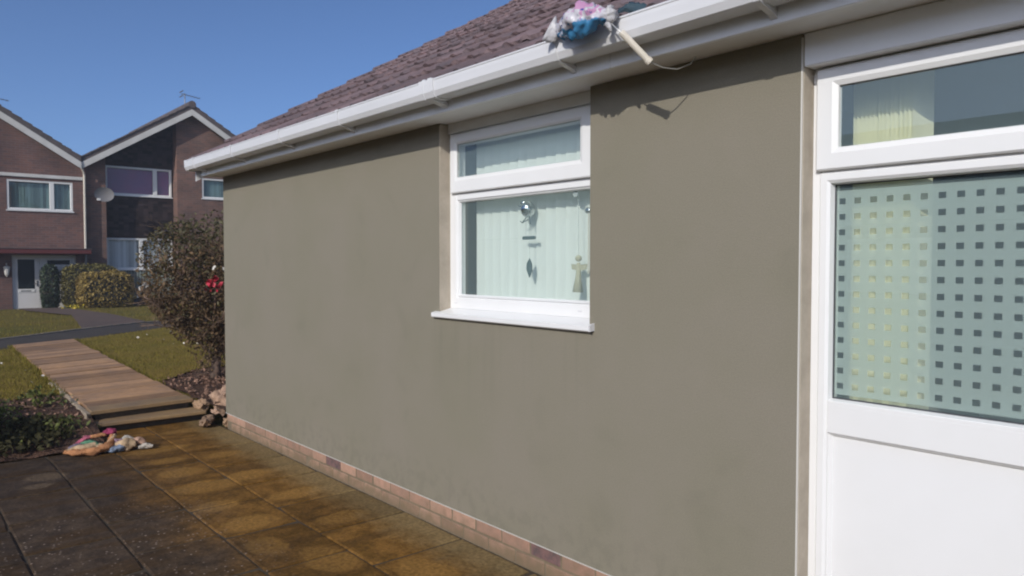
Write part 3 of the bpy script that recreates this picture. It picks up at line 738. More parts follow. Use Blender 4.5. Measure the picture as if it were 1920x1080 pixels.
# undercloak and gable barge
a0, a1 = roofp(.03, -.03), roofp(5.2, -.03)
MB().prism([a0, a1, (a1[0], a1[1] - .16), (a0[0], a0[1] - .16)], 'x', -7.135, -7.112).build('barge_board', 'upvc_old', roof)
# chimney on the ridge end
chim = MB().cbox((-7.0, 3.52, 4.2), (-6.35, 4.2, 5.9), .01).build('chimney', 'chimney', bun)
MB().cbox((-7.05, 3.47, 5.9), (-6.3, 4.25, 6.0), .015).build('cap', 'pale_edge', chim)
MB().tube([(-6.68, 3.86, 6.0), (-6.68, 3.86, 6.3)], [.12, .1], 14).build('chimney_pot', 'chimney', chim)

# gutter
GT, GB = 2.482, 2.394
outer = [(-.321, GT), (-.3215, GT - .02), (-.319, GB + .03), (-.306, GB + .004), (-.297, GB), (-.222, GB), (-.21, GB + .012), (-.2065, GT - .004)]
inner = [(-.3135, GT), (-.3155, GT - .02), (-.3135, GB + .031), (-.303, GB + .008), (-.296, GB + .0035), (-.223, GB + .0035), (-.2135, GB + .014), (-.21, GT - .004)]
gut = MB().strip_prism(outer, inner, 'x', -7.1, XR + .1).tube([(-7.1, -.3185, GT - .002), (XR + .1, -.3185, GT - .002)], .0062, 8).build('gutter', 'upvc_old', bun)
def swell(pr, k): 
    cy, cz = -.264, 2.436
    return [(cy + (y - cy) * (1 + k), cz + (z - cz) * (1 + k)) for y, z in pr]
MB().strip_prism(swell(outer, .07), outer, 'x', -7.125, -7.085).prism(swell(outer, .07), 'x', -7.13, -7.1251).build('end_cap', 'upvc_old', gut)
def bracket(x, wd=.026):
    mb = MB().strip_prism(swell(outer, .075), swell(outer, .006), 'x', x - wd / 2, x + wd / 2)
    mb.prism([(-.325, GT + .006), (-.325, GT - .016), (-.308, GT - .012), (-.308, GT + .006)], 'x', x - wd / 2, x + wd / 2)
    mb.prism([(-.30, GB - .0035), (-.2002, GB - .0035), (-.2002, GB - .035), (-.222, GB - .022)], 'x', x - .012, x + .012)
    return mb.build('gutter_bracket', 'upvc_old', gut)
for x in (-6.9, -5.98, -5.06, -4.19, -2.27, -1.34, -.42, .5): bracket(x)
um = MB()
for dx in (-.045, .045): um.strip_prism(swell(outer, .105), swell(outer, .006), 'x', -3.215 + dx - .018, -3.215 + dx + .018)
um.strip_prism(swell(outer, .06), swell(outer, .006), 'x', -3.242, -3.188)
um.prism([(-.325, GT + .01), (-.325, GT - .02), (-.306, GT - .012), (-.306, GT + .01)], 'x', -3.25, -3.225).prism([(-.325, GT + .01), (-.325, GT - .02), (-.306, GT - .012), (-.306, GT + .01)], 'x', -3.20, -3.17)
um.prism([(-.30, GB - .005), (-.2002, GB - .005), (-.2002, GB - .035), (-.222, GB - .022)], 'x', -3.24, -3.19)
um.build('gutter_union', 'upvc_old', gut)

# ---- window
win = MB(); ring(win, WX0 + .004, WX1 - .001, 1.292, 2.296, [(0, .072), (.058, .072), (.064, .078), (.068, .09), (.068, .13), (0, .13)]); window = win.build('window', 'upvc', bun)
MB().cbox((WX0 + .066, .0725, 1.912), (WX1 - .06, .128, 1.962), .004).build('transom', 'upvc', window)
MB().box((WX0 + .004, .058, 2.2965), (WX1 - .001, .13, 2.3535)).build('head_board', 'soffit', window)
MB().box((WX0 + .004, .135, 1.25), (WX1 - .001, .27, 1.29)).build('inner_sill', 'upvc', window)
MB().box((WX0 + .01, .074, 1.2655), (WX1 - .002, .13, 1.2915)).build('frame_base', 'upvc', window)
s = MB(); ring(s, WX0 + .03, WX1 - .034, 1.953, 2.285, [(0, .066), (0, .054), (.004, .05), (.045, .05), (.058, .056), (.062, .072), (.062, .0715), (0, .0715)], ins=(0, .028, .03, -.004)); 
sash = s.build('vent_sash', 'upvc', window)
g = MB(); g.box((-3.468, .0655, 2.03), (-2.485, .0675, 2.232)); g.build('glass_pane', 'glass', window)
g = MB(); ring(g, -3.47, -2.483, 2.032, 2.232, [(0, .0625), (.0045, .0625), (.0045, .0648), (0, .0648)]); g.build('gasket', 'gasket', window)
g = MB(); g.box((WX0 + .07, .098, 1.368), (WX1 - .067, .1, 1.914)); g.build('glass_pane', 'glass', window)
s = MB(); ring(s, WX0 + .0685, WX1 - .0655, 1.3605, 1.9115, [(0, .08), (.006, .0815), (.012, .097), (0, .097)]); s.build('glazing_bead', 'upvc', window)
for x in (-3.5, -2.5):
    MB().cbox((x - .013, .0695, 1.318), (x + .013, .0725, 1.326), .001).build('drain_cap', 'upvc_old', window)
MB().prism([(-.03, 1.243), (-.03, 1.265), (.075, 1.291), (.075, 1.262), (-.022, 1.237)], 'x', -3.606, -2.346).build('window_sill', 'upvc', window)
MB().prism([(-.0315, 1.24), (-.0315, 1.268), (.0, 1.277), (.0, 1.243)], 'x', -2.3455, -2.337).build('sill_end_cap', 'upvc_old', window)

# ---- glazed door unit
DT = 2.232
dr = MB(); ring(dr, DX0 + .006, DX1 - .004, .03, DT + .005, [(0, .072), (.024, .072), (.03, .078), (.03, .14), (0, .14)]); door = dr.build('door', 'upvc', bun)
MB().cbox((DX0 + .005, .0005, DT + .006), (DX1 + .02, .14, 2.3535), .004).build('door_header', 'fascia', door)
MB().cbox((DX0 + .036, .074, 1.846), (DX1 - .034, .138, 1.90), .004).build('transom', 'upvc', door)
s = MB(); ring(s, DX0 + .024, DX1 - .026, 1.876, DT, [(0, .07), (0, .056), (.005, .05), (.05, .05), (.066, .058), (.07, .074), (.07, .0745), (0, .0745)], ins=(.012, .012, .01, .0)); s.build('vent_sash', 'upvc', door)
MB().box((-1.25, .067, 1.945), (DX1 - .1, .069, 2.168)).build('glass_pane', 'glass', door)
g = MB(); ring(g, -1.2485, DX1 - .1, 1.947, 2.167, [(0, .064), (.005, .064), (.005, .0665), (0, .0665)]); g.build('gasket', 'gasket', door)
s = MB(); ring(s, DX0 + .034, DX1 - .034, .1, 1.868, [(0, .078), (0, .07), (.004, .066), (.026, .066), (.036, .074), (.04, .098), (.04, .135), (0, .135)]); s.build('leaf_frame', 'upvc', door)
MB().cbox((DX0 + .072, .067, .95), (DX1 - .072, .134, 1.066), .003).prism([(.0665, 1.05), (.078, 1.066), (.098, 1.07), (.098, 1.05)], 'x', DX0 + .073, DX1 - .073).build('mid_rail', 'upvc', door)
MB().box((DX0 + .07, .105, 1.05), (DX1 - .07, .107, 1.835)).build('glass_pane', 'glass', door)
g = MB(); ring(g, DX0 + .073, DX1 - .073, 1.069, 1.83, [(0, .1), (.0055, .1), (.0055, .1045), (0, .1045)]); g.build('gasket', 'gasket', door)
MB().box((DX0 + .06, .088, .12), (DX1 - .06, .12, .956)).build('lower_panel', 'upvc', door)
s = MB(); ring(s, DX0 + .072, DX1 - .072, .138, .951, [(0, .0735), (.005, .075), (.014, .0878), (0, .0878)]); s.build('panel_bead', 'upvc', door)
MB().tube([(DX1 - .05, .06, 1.02), (DX1 - .05, .02, 1.02), (DX1 - .17, .018, 1.02)], .009, 8).cbox((DX1 - .066, .058, .92), (DX1 - .034, .0655, 1.12), .003).build('door_handle', 'metal', door)
MB().box((DX0 + .006, -.02, .0), (DX1 - .004, .13, .029)).build('threshold', 'upvc', door)
# privacy film with a grid of clear squares (real holes)
fm = MB(); PITCH = .054; SQ = .0225
fx0, fx1, fz0, fz1 = -1.2685, DX1 - .085, 1.085, 1.806
cols = [-1.2505 + PITCH * i for i in range(17)]; rows = [1.7685 - PITCH * i * 1.0065 for i in range(13)]
A = [fx0, fx1] + [c + d for c in cols for d in (-SQ / 2, SQ / 2)]; A = sorted(a for a in A if fx0 <= a <= fx1)
Bz = sorted([fz0, fz1] + [r + d for r in rows for d in (-SQ * .45, SQ * .45)])
for i in range(len(A) - 1):
    for j in range(len(Bz) - 1):
        ca, cb = (A[i] + A[i + 1]) / 2, (Bz[j] + Bz[j + 1]) / 2
        if any(abs(ca - c) < SQ / 2 for c in cols) and any(abs(cb - r) < SQ * .45 for r in rows): continue
        fm.add([(A[i], .1085, Bz[j]), (A[i + 1], .1085, Bz[j]), (A[i + 1], .1085, Bz[j + 1]), (A[i], .1085, Bz[j + 1])], [(0, 1, 2, 3)])
fm.build('privacy_film', 'film', door)

# ---- rooms behind
rm = MB()
rm.box((-4.4, .275, -.02), (.6, 3.6, .0)).build('room_floor', 'carpet', bun)
MB().box((-4.4, .275, 2.3665), (.6, 3.6, 2.4)).build('room_ceiling', 'room', bun)
MB().box((-4.45, 3.6, .0), (.65, 3.7, 2.3664)).box((-4.5, .275, .0), (-4.4, 3.6, 2.3664)).box((.6, .275, .0), (.7, 3.6, 2.3664)).box((-2.0, .275, .0), (-1.9, 3.6, 2.3664)).build('room_wall', 'room', bun)

# ---- blinds
vb = empty('vertical_blind', (-2.9, .2, 2.25), 'closed cream vertical blind hanging behind the small window in the rendered wall', 'blind')
MB().box((-3.46, .185, 2.30), (-2.36, .225, 2.34)).build('head_rail', 'upvc_old', vb)
def slat_mesh(wd, h):
    mb = MB(); n = 5
    for k in range(n):
        u = k / (n - 1) - .5
        mb.v += [(u * wd, .0045 * (1 - 4 * u * u), 0), (u * wd, .0045 * (1 - 4 * u * u), -h)]
    for k in range(n - 1): mb.f.append((2 * k, 2 * k + 1, 2 * k + 3, 2 * k + 2))
    return mb
sl0 = None
for i in range(15):
    x = -3.415 + i * .074
    if sl0 is None:
        sl0 = slat_mesh(.089, 1.0).build('slat', 'blind', fix=False, smooth=True); sl0.parent = vb; sl0.location = Vector((x, .2, 2.3)) - vb.location; o = sl0
    else: o = inst(sl0, 'slat', vb, (x, .2, 2.3))
    o.rotation_euler = (0, 0, R(8 + random.gauss(0, 1.2)))
db = empty('vertical_blind', (-1.1, .25, 2.3), 'pale yellow vertical blind drawn into a stack at the left of the glazed door', 'blind')
MB().box((-1.3, .24, 2.31), (-.3, .28, 2.35)).build('head_rail', 'upvc_old', db)
sl1 = None
for i in range(15):
    x = -1.245 + i * .0145
    if sl1 is None:
        sl1 = slat_mesh(.089, 2.1).build('slat', 'blind_door', fix=False, smooth=True); sl1.parent = db; sl1.location = Vector((x, .25, 2.31)) - db.location; o = sl1
    else: o = inst(sl1, 'slat', db, (x, .25, 2.31))
    o.rotation_euler = (0, 0, R(64 + random.gauss(0, 2.5)))

# ---- ornaments hanging inside the window
orn = empty('hanging_mobile', (-2.945, .135, 1.9), 'silver bird mobile with wooden bar and leaf hanging in the small window', 'ornament')
MB().ball((-2.945, .135, 1.835), .043, 3, sc3=(.9, .9, 1.05)).build('bird_body', 'chrome', orn, smooth=True)
MB().tube([(-2.975, .128, 1.85), (-3.01, .125, 1.858)], [.012, .002], 6).ball((-2.968, .13, 1.868), .02, 2).build('bird_head', 'chrome', orn, smooth=True)
MB().tube([(-2.955, .135, 1.795), (-2.985, .13, 1.765), (-3.0, .13, 1.775)], .0028, 5).tube([(-2.93, .135, 1.795), (-2.925, .135, 1.755)], .0028, 5).tube([(-2.985, .13, 1.765), (-2.94, .135, 1.782)], .0028, 5).build('bird_legs', 'dark_wood', orn)
MB().tube([(-2.96, .135, 1.79), (-2.96, .135, 1.69)], .0012, 4).tube([(-2.935, .135, 1.79), (-2.93, .135, 1.56)], .0012, 4).tube([(-2.945, .135, 1.87), (-2.945, .135, 2.02)], .0012, 4).build('thread', 'string', orn)
MB().cbox((-2.985, .128, 1.676), (-2.885, .142, 1.694), .004).build('wooden_bar', 'dark_wood', orn)
lf = MB().prism([(-2.93, 1.578), (-2.952, 1.55), (-2.955, 1.52), (-2.932, 1.475), (-2.912, 1.51), (-2.912, 1.545)], 'y', .133, .138); lf.build('leaf_pendant', 'dark_wood', orn)
ang = empty('hanging_angel', (-2.57, .13, 1.9), 'pale straw angel hanging at the right edge of the small window', 'ornament')
MB().tube([(-2.567, .13, 1.555), (-2.567, .13, 1.49), (-2.57, .13, 1.41)], [.01, .014, .027], 9).build('gown', 'angel', ang, smooth=True)
MB().ball((-2.567, .13, 1.575), .017, 2).build('head', 'angel', ang, smooth=True)
for sg in (-1, 1):
    MB().prism([(-2.567 + sg * .01, 1.545), (-2.567 + sg * .055, 1.548), (-2.567 + sg * .05, 1.522), (-2.567 + sg * .012, 1.515)], 'y', .134, .138).build('wing', 'angel', ang)
MB().tube([(-2.567, .13, 1.59), (-2.567, .128, 1.89)], .0015, 4).build('thread', 'string', ang)
MB().tube([(-2.567, .106, 1.89), (-2.567, .12, 1.89)], [.018, .008], 10).build('suction_cup', 'string', ang)
rod = empty('hanging_chime', (-2.5, .13, 1.8), 'thin metal rod with round silver top hanging beside the straw angel', 'ornament')
MB().ball((-2.505, .13, 1.805), .02, 2, sc3=(1, .5, .8)).build('top_disc', 'chrome', rod, smooth=True)
MB().tube([(-2.5, .13, 1.8), (-2.5, .13, 1.50)], .004, 6).build('rod', 'grip', rod)

# ---- plastic bag and wire handle on the gutter
bag = empty('plastic_bag', (-2.12, -.34, 2.5), 'crumpled white bread bag printed pink and blue, knotted and lying on the gutter', 'bag')
def lump(mb, path, radii, flat=(1, 1), n=18, jit=.25, seed=1, sub=5):
    P_ = [Vector(p) for p in path]; rings = []
    m_ = (len(P_) - 1) * sub
    for i in range(m_ + 1):
        t = i / sub; k = min(int(t), len(P_) - 2); u = t - k
        u2 = u * u * (3 - 2 * u); p = P_[k].lerp(P_[k + 1], u); r = radii[k] + (radii[k + 1] - radii[k]) * u2
        rings.append((p, r))
    base = len(mb.v)
    for i, (p, r) in enumerate(rings):
        d = (rings[min(i + 1, m_)][0] - rings[max(i - 1, 0)][0]).normalized(); a = d.cross(Vector((0, 0, 1))).normalized(); b = a.cross(d)
        for k in range(n):
            th = 2 * math.pi * k / n
            q = (a * math.cos(th) * flat[0] + b * math.sin(th) * flat[1])
            f = 1 + jit * (1.3 * noise.noise(Vector((i * .22, math.cos(th) * 1.4, math.sin(th) * 1.4 + seed * 5))) + .9 * noise.noise(Vector((i * .6, math.cos(th) * 3, math.sin(th) * 3 + seed))))
            mb.v.append(tuple(p + q * r * f))
    for i in range(m_):
        for k in range(n):
            mb.f.append((base + i * n + k, base + i * n + (k + 1) % n, base + (i + 1) * n + (k + 1) % n, base + (i + 1) * n + k))
    mb.f.append(tuple(base + k for k in range(n))[::-1]); mb.f.append(tuple(base + m_ * n + k for k in range(n)))
    return mb
lump(MB(), [(-2.215, -.34, 2.492), (-2.17, -.36, 2.492), (-2.09, -.385, 2.494), (-2.02, -.392, 2.49), (-1.96, -.38, 2.488), (-1.925, -.37, 2.485)], [.02, .032, .05, .052, .032, .013], (.9, 1.0), 30, .4, 2, 9).build('bag_body', 'bag', bag, smooth=True)
lump(MB(), [(-2.215, -.335, 2.49), (-2.235, -.345, 2.497), (-2.262, -.36, 2.515)], [.016, .036, .046], (.25, 1.0), 16, .45, 5, 5).build('bag_tail', 'bag_white', bag, smooth=True)
kn = MB(); kn.ball((-1.925, -.36, 2.485), .026, 3, .5, seed=3)
lump(kn, [(-1.925, -.36, 2.495), (-1.92, -.36, 2.518), (-1.92, -.36, 2.537)], [.012, .02, .026], (.8, .5), 10, .7, 4, 4); kn.tube([(-1.925, -.36, 2.475), (-1.93, -.37, 2.45), (-1.91, -.37, 2.42)], [.014, .014, .005], 7)
kn.build('knot', 'bag_white', bag, smooth=True)
lump(MB(), [(-1.97, -.25, 2.525), (-1.91, -.245, 2.525), (-1.85, -.245, 2.505), (-1.8, -.25, 2.495)], [.02, .036, .036, .012], (.8, .8), 14, .5, 8, 5).build('dark_wrapper', 'bag_dark', bag, smooth=True)
hd = empty('wire_handle', (-1.87, -.34, 2.44), 'bent wire handle with ivory tubular grip dangling below the gutter', 'handle')
MB().tube([(-1.93, -.36, 2.475), (-1.915, -.36, 2.45), (-1.895, -.358, 2.43), (-1.875, -.355, 2.41), (-1.815, -.258, 2.305), (-1.80, -.2, 2.292), (-1.78, -.14, 2.292), (-1.755, -.09, 2.315), (-1.745, -.07, 2.345)], .0028, 6).build('wire', 'wire', hd, smooth=True)
A_, B_ = Vector((-1.874, -.356, 2.412)), Vector((-1.815, -.258, 2.305))
MB().tube([A_, A_.lerp(B_, .06), A_.lerp(B_, .9), A_.lerp(B_, .91), B_], [.012, .013, .013, .0155, .0155], 12).build('grip', 'grip', hd)

# ================================================================== THINGS ON THE PATIO AND BY THE STEPS
E1, E2 = Vector((.649, .760, 0)), Vector((-.760, .649, 0))
for n_, c_ in (('orange', (.5, .235, .11)), ('cream', (.56, .4, .25)), ('green', (.12, .27, .17)), ('dark', (.03, .045, .045)), ('pink', (.45, .13, .18)), ('magenta', (.36, .06, .13)),
               ('grey', (.17, .15, .19)), ('white', (.6, .54, .46)), ('blue', (.24, .29, .38)), ('peach', (.58, .37, .27)), ('lilac', (.4, .27, .33))):
    M['cloth_' + n_] = mat(n_ + ' cotton', c_, 0.95, col2=tuple(v * .5 for v in c_), vscale=17, bump=0.9, bscale=55, bdist=0.008, spec=0.1)
def bundle(name, label, c, folds, seed, k_=.8):
    root = empty(name, c, label, 'cloth'); c = Vector(c)
    for k, (col, pts, r, fl) in enumerate(folds):
        P3 = [c + (E1 * a + E2 * b) * k_ + Vector((0, 0, z * .95)) for a, b, z in pts]
        n = len(P3); rr = [r * .9 * (.55 if q in (0, n - 1) else 1) for q in range(n)]
        mb = lump(MB(), P3, rr, (1.0, fl), 16, .42, seed + k, 7)
        mb.v = [(x, y, max(z, .004)) for x, y, z in mb.v]
        mb.build('fold', 'cloth_' + col, root, smooth=True)
    return root
bundle('crumpled_cloth', 'crumpled patchwork cloth of orange, pink and green lying at the patio edge', (-6.86, -1.16, 0), [
    ('dark', [(-.17, -.02, .03), (-.03, .03, .04), (.13, .06, .04)], .10, .45),  # near-black base fold: the shaded hollow put in as colour
    ('orange', [(-.2, -.13, .03), (-.06, -.17, .035), (.09, -.14, .04), (.17, -.04, .055), (.16, .09, .09), (.13, .15, .12)], .038, .8),
    ('cream', [(-.2, -.10, .035), (-.08, -.12, .06), (.05, -.10, .07), (.13, -.04, .075)], .042, .7),
    ('green', [(-.09, .0, .085), (.0, -.04, .095), (.11, -.07, .08)], .052, .5),
    ('pink', [(-.18, -.01, .06), (-.11, .07, .10), (-.03, .14, .12)], .032, .8),
    ('orange', [(-.06, .08, .12), (.02, .11, .13), (.08, .12, .13)], .03, .7),
    ('magenta', [(-.02, .19, .11), (.06, .22, .14), (.13, .19, .145)], .046, .8),
    ('grey', [(-.21, -.05, .045), (-.14, -.04, .065), (-.07, -.05, .08)], .036, .6),
    ('cream', [(.1, .2, .12), (.17, .12, .12), (.16, .0, .09)], .016, .9)], 2.0)
bundle('dust_sheet', 'pale cream and blue printed cloth bunched beside the patchwork cloth', (-6.76, -.94, 0), [
    ('white', [(-.14, .07, .05), (-.03, .09, .065), (.08, .07, .06)], .055, .75),
    ('lilac', [(-.16, .02, .04), (-.1, .0, .07), (-.03, .02, .08)], .04, .8),
    ('blue', [(-.17, -.08, .025), (-.08, -.10, .03), (.0, -.08, .04), (-.02, .0, .06)], .042, .7),
    ('cream', [(-.08, -.01, .05), (.03, -.03, .06), (.12, .0, .06)], .064, .8),
    ('peach', [(.06, .03, .08), (.12, .05, .08), (.18, .05, .05)], .042, .8),
    ('white', [(.14, .0, .03), (.21, .03, .035), (.27, .05, .03)], .032, .8),
    ('white', [(-.18, -.09, .02), (-.14, -.11, .03), (-.1, -.11, .025)], .03, .8)], 12.0)
def rock(c, r, sc3, m, label, seed, rot=0):
    bm = bmesh.new(); bmesh.ops.create_icosphere(bm, subdivisions=3, radius=1)
    for v in bm.verts:
        k = 1 + .5 * noise.noise(v.co * 1.2 + Vector((seed, 0, seed))) + .3 * (abs(noise.noise(v.co * 2.4 + Vector((0, seed, 0)))) * 2 - .5) + .1 * noise.noise(v.co * 6 + Vector((0, 0, seed)))
        v.co = Matrix.Rotation(rot, 3, 'Z') @ Vector([v.co[i] * r * sc3[i] * k for i in range(3)])
    mb = MB(); mb.bm(bm); mb.v = [(p[0] + c[0], p[1] + c[1], p[2] + c[2]) for p in mb.v]
    return tag(mb.build('rock', m, None, at=(c[0], c[1], c[2])), label, 'rock', 'rubble edging the flower bed by the steps')
rock((-7.52, .13, .19), .13, (1.0, .75, 1.0), 'stone', 'big pale pink rock standing against the corner of the rendered wall', 1.0)
rock((-7.27, -.10, .05), .07, (2.0, .8, .75), 'stone2', 'long buff stone lying on the patio in front of the pale rock', 2.0, R(-30))
rock((-7.74, .0, .12), .075, (1.3, .8, .8), 'stone2', 'small brown stone beside the right end of the steps', 3.0, R(20))
rock((-7.13, .03, .04), .05, (1.2, .7, .9), 'stone2', 'dark stone tucked under the foot of the wall corner', 6.0)
rock((-7.36, .0, .11), .045, (1.4, .7, .6), 'stone', 'little pinkish stone wedged under the pale rock', 7.0)
tag(rock((-7.72, -1.03, .06), .07, (.9, .55, 1.5), 'pale_edge', 'pale broken mortar lump at the left end of the steps', 9.0), group=None)

# ================================================================== SHRUBS
def hedge(name, label, c0, c1, leafm, n, size, core=True, seed=1, group=None, top=.0):
    c0, c1 = Vector(c0), Vector(c1); ctr = (c0 + c1) / 2; half = (c1 - c0) / 2
    root = empty(name, (ctr.x, ctr.y, c0.z), label, 'hedge', group)
    rnd = random.Random(seed)
    bm = bmesh.new(); bmesh.ops.create_cube(bm, size=2); bmesh.ops.subdivide_edges(bm, edges=bm.edges[:], cuts=5, use_grid_fill=True)
    def shape(u):
        v = Vector(u); l = (abs(v.x) ** 4 + abs(v.y) ** 4 + abs(v.z) ** 4) ** .25
        v = v / l
        k = 1 + .10 * noise.noise(v * 2.2 + Vector((seed, 0, 0))) + .06 * noise.noise(v * 5 + Vector((0, seed, 0)))
        return Vector((ctr.x + v.x * half.x * k, ctr.y + v.y * half.y * k, ctr.z + v.z * half.z * k))
    for v in bm.verts: v.co = ctr + (shape(v.co) - ctr) * .88
    mb = MB(); mb.bm(bm); mb.build('stems', 'hedge_core', root)
    lv = MB()
    for i in range(n):
        u = Vector((rnd.uniform(-1, 1), rnd.uniform(-1, 1), rnd.uniform(-1, 1))); ax = rnd.randrange(3); u[ax] = rnd.choice((-1, 1))
        p = shape(u); nr = (p - ctr); nr = Vector((nr.x / half.x, nr.y / half.y, nr.z / half.z)).normalized()
        cl = noise.noise(p * 3.5); p = ctr + (p - ctr) * (.9 + .1 * rnd.random() + .07 * cl)
        lv.leaf(p, size, nr, .6)
    lv.build('foliage', leafm, root, fix=False)
    return root
hedge('golden_hedge', 'low golden hedge in front, nearest to the lawn', (-28.2, 2.52, .03), (-27.2, 4.2, 1.27), 'leaf_gold', 5200, .085, seed=2)
hedge('golden_hedge', 'taller golden hedge behind the low golden one', (-28.55, 2.15, .04), (-28.22, 3.95, 1.52), 'leaf_gold2', 4200, .085, seed=3)
hedge('green_hedge', 'dark green hedge beside the white front door', (-28.66, 1.62, .05), (-28.25, 2.14, 1.5), 'leaf_dark', 2600, .08, seed=4)
fl = empty('yellow_flowers', (-27.4, 2.35, .1), 'small clump of yellow flowers at the foot of the golden hedge', 'flower')
mb = MB(); mb2 = MB()
for i in range(60):
    p = Vector((-27.3 + random.gauss(0, .12), 2.33 + random.gauss(0, .14), .08 + random.uniform(0, .14))); mb.leaf(p, .07, Vector((0, 0, 1)), .8)
    mb2.tube([(p.x, p.y, .03), p], .006, 3)
tag(mb.build('petals', 'yellow', fl, fix=False), kind='stuff'); tag(mb2.build('stalks', 'weed', fl), kind='stuff')

# big twiggy shrub by the bungalow corner
sh = empty('twiggy_shrub', (-9.3, .68, .15), 'tall half-bare twiggy shrub with a red flower at the corner of the bungalow', 'shrub')
rnd = random.Random(11); SC = Vector((-9.3, .72, 1.48))
def inshrub(p):
    d = p - SC; 
    rr = .93 if d.z > -.25 else .93 + (d.z + .25) * .74
    zz = d.z / .74 if d.z > 0 else 0
    return (d.x / max(rr, .08)) ** 2 + (d.y / max(rr, .08)) ** 2 + zz ** 2 < 1.0 and d.z > -1.25
trunk = MB(); twigs = MB(); tips = []
def grow(p, d, ln, r, lev, mb):
    pts = [Vector(p)]; rs = [r]; n = 5
    for i in range(n):
        d = (d + Vector((rnd.gauss(0, .2), rnd.gauss(0, .2), rnd.gauss(0, .12)))).normalized()
        q = pts[-1] + d * ln / n
        if not inshrub(q) and i > (1 if lev else 0): break
        pts.append(q); rs.append(r * (1 - .6 * (i + 1) / n))
    if len(pts) < 2: return
    mb.tube(pts, rs, 5 if lev == 0 else 3, cap=lev == 0)
    if lev < 3:
        for k in range((7, 6, 5)[lev]):
            t = rnd.randint(1, len(pts) - 1)
            nd = (d + Vector((rnd.gauss(0, .8), rnd.gauss(0, .8), rnd.gauss(.15, .6)))).normalized()
            grow(pts[t], nd, ln * rnd.uniform(.4, .62), rs[t] * .55, lev + 1, twigs)
    if lev >= 2: tips.extend(pts[1:])
trunk.tube([(-9.3, .68, .1), (-9.3, .67, .25), (-9.31, .69, .42)], [.075, .06, .055], 8)
for k in range(11):
    a = k * 2 * math.pi / 11 + rnd.uniform(-.2, .2)
    grow((-9.31, .69, .3 + rnd.uniform(0, .2)), Vector((math.cos(a) * .62, math.sin(a) * .62, 1)).normalized(), rnd.uniform(1.25, 1.75), rnd.uniform(.018, .03), 0, trunk)
trunk.build('trunk', 'bark', sh, smooth=True, fix=False); tag(twigs.build('twigs', 'twig', sh, fix=False), kind='stuff')
la, lb = MB(), MB()
for i in range(42000):
    if i % 3 == 0 and tips: p = Vector(rnd.choice(tips)) + Vector((rnd.gauss(0, .05), rnd.gauss(0, .05), rnd.gauss(0, .05)))
    else:
        p = Vector((rnd.uniform(-1, 1), rnd.uniform(-1, 1), rnd.uniform(-1.2, .74))) + SC
        if not inshrub(p): continue
        if noise.noise(p * 3.0) < .0 - .12 * max(0, p.z - 1.6) - (.25 if p.z < 1.0 else 0): continue
    if not inshrub(p): continue
    (la if rnd.random() < .12 + .85 * max(0, min(1, (p.z - 1.1) / .9)) ** 1.3 else lb).leaf(p, .046)
la.build('green_foliage', 'leaf_olive', sh, fix=False); lb.build('brown_foliage', 'leaf_brown', sh, fix=False)
fr = MB()
for i in range(26): fr.leaf(Vector((-8.45, .36, 1.33)) + Vector((rnd.gauss(0, .035), rnd.gauss(0, .035), rnd.gauss(0, .035))), .06, None, .8)
fr.build('red_flower', 'flower_red', sh, fix=False)
fwm = MB()
for c in ((-9.35, -.16, 1.28), (-9.33, -.10, 1.3), (-8.45, .5, 1.47), (-8.5, .4, 1.5), (-9.0, .0, 1.7)):
    for i in range(7): fwm.leaf(Vector(c) + Vector((rnd.gauss(0, .014), rnd.gauss(0, .014), rnd.gauss(0, .014))), .035, None, .9)
fwm.build('white_flower', 'flower_white', sh, fix=False)

# weeds in the shaded bed
for (x, y, n, h, lab) in ((-8.45, -1.3, 150, .2, 'sprawling green weed beside the path edging'), (-7.75, -1.75, 260, .2, 'low dark weed in the shaded bed by the patio'), (-7.45, -1.22, 90, .12, 'small weed behind the patchwork cloth')):
    wd_ = empty('weed', (x, y, bedz(x, y)), lab, 'weed'); mb = MB(); st = MB()
    for i in range(n):
        a, r = random.uniform(0, 6.28), abs(random.gauss(0, .17)); p = Vector((x + r * math.cos(a), y + r * math.sin(a), bedz(x, y) + .03 + h * max(.1, (1 - r * 2.2)) * random.random()))
        mb.leaf(p, .05, Vector((0, 0, .6)))
        if i % 6 == 0: st.tube([(x, y, bedz(x, y)), p], [.005, .002], 3)
    mb.build('leaves', 'weed', wd_, fix=False); st.build('stalks', 'twig', wd_, fix=False)
# dark evergreen ground cover filling the front of the bed
gc = MB()
def cover(x, y):
    k = .5 + .9 * noise.noise(Vector((x * 2.6, y * 2.6, 4)))
    for _ in range(2): gc.leaf((x + random.gauss(0, .03), y + random.gauss(0, .03), bedz(x, y) + .03 + max(0, k) * .08 * random.random()), .06, Vector((0, 0, .5)), .7)
scatter([(-7.02, -1.42), (-7.4, -1.2), (-7.75, -1.3), (-7.85, -1.75), (-7.8, -3.2), (-7.0, -3.2)], 1300, cover)
tag(gc.build('ground_cover', 'bed_leaf', fix=False), kind='stuff')
# low hedge added just outside the view to shade the bed
hedge('shade_hedge', 'low green hedge added out of view to shade the bed', (-8.35, -3.15, .0), (-6.7, -2.45, .86), 'leaf_dark', 4000, .05, seed=9)

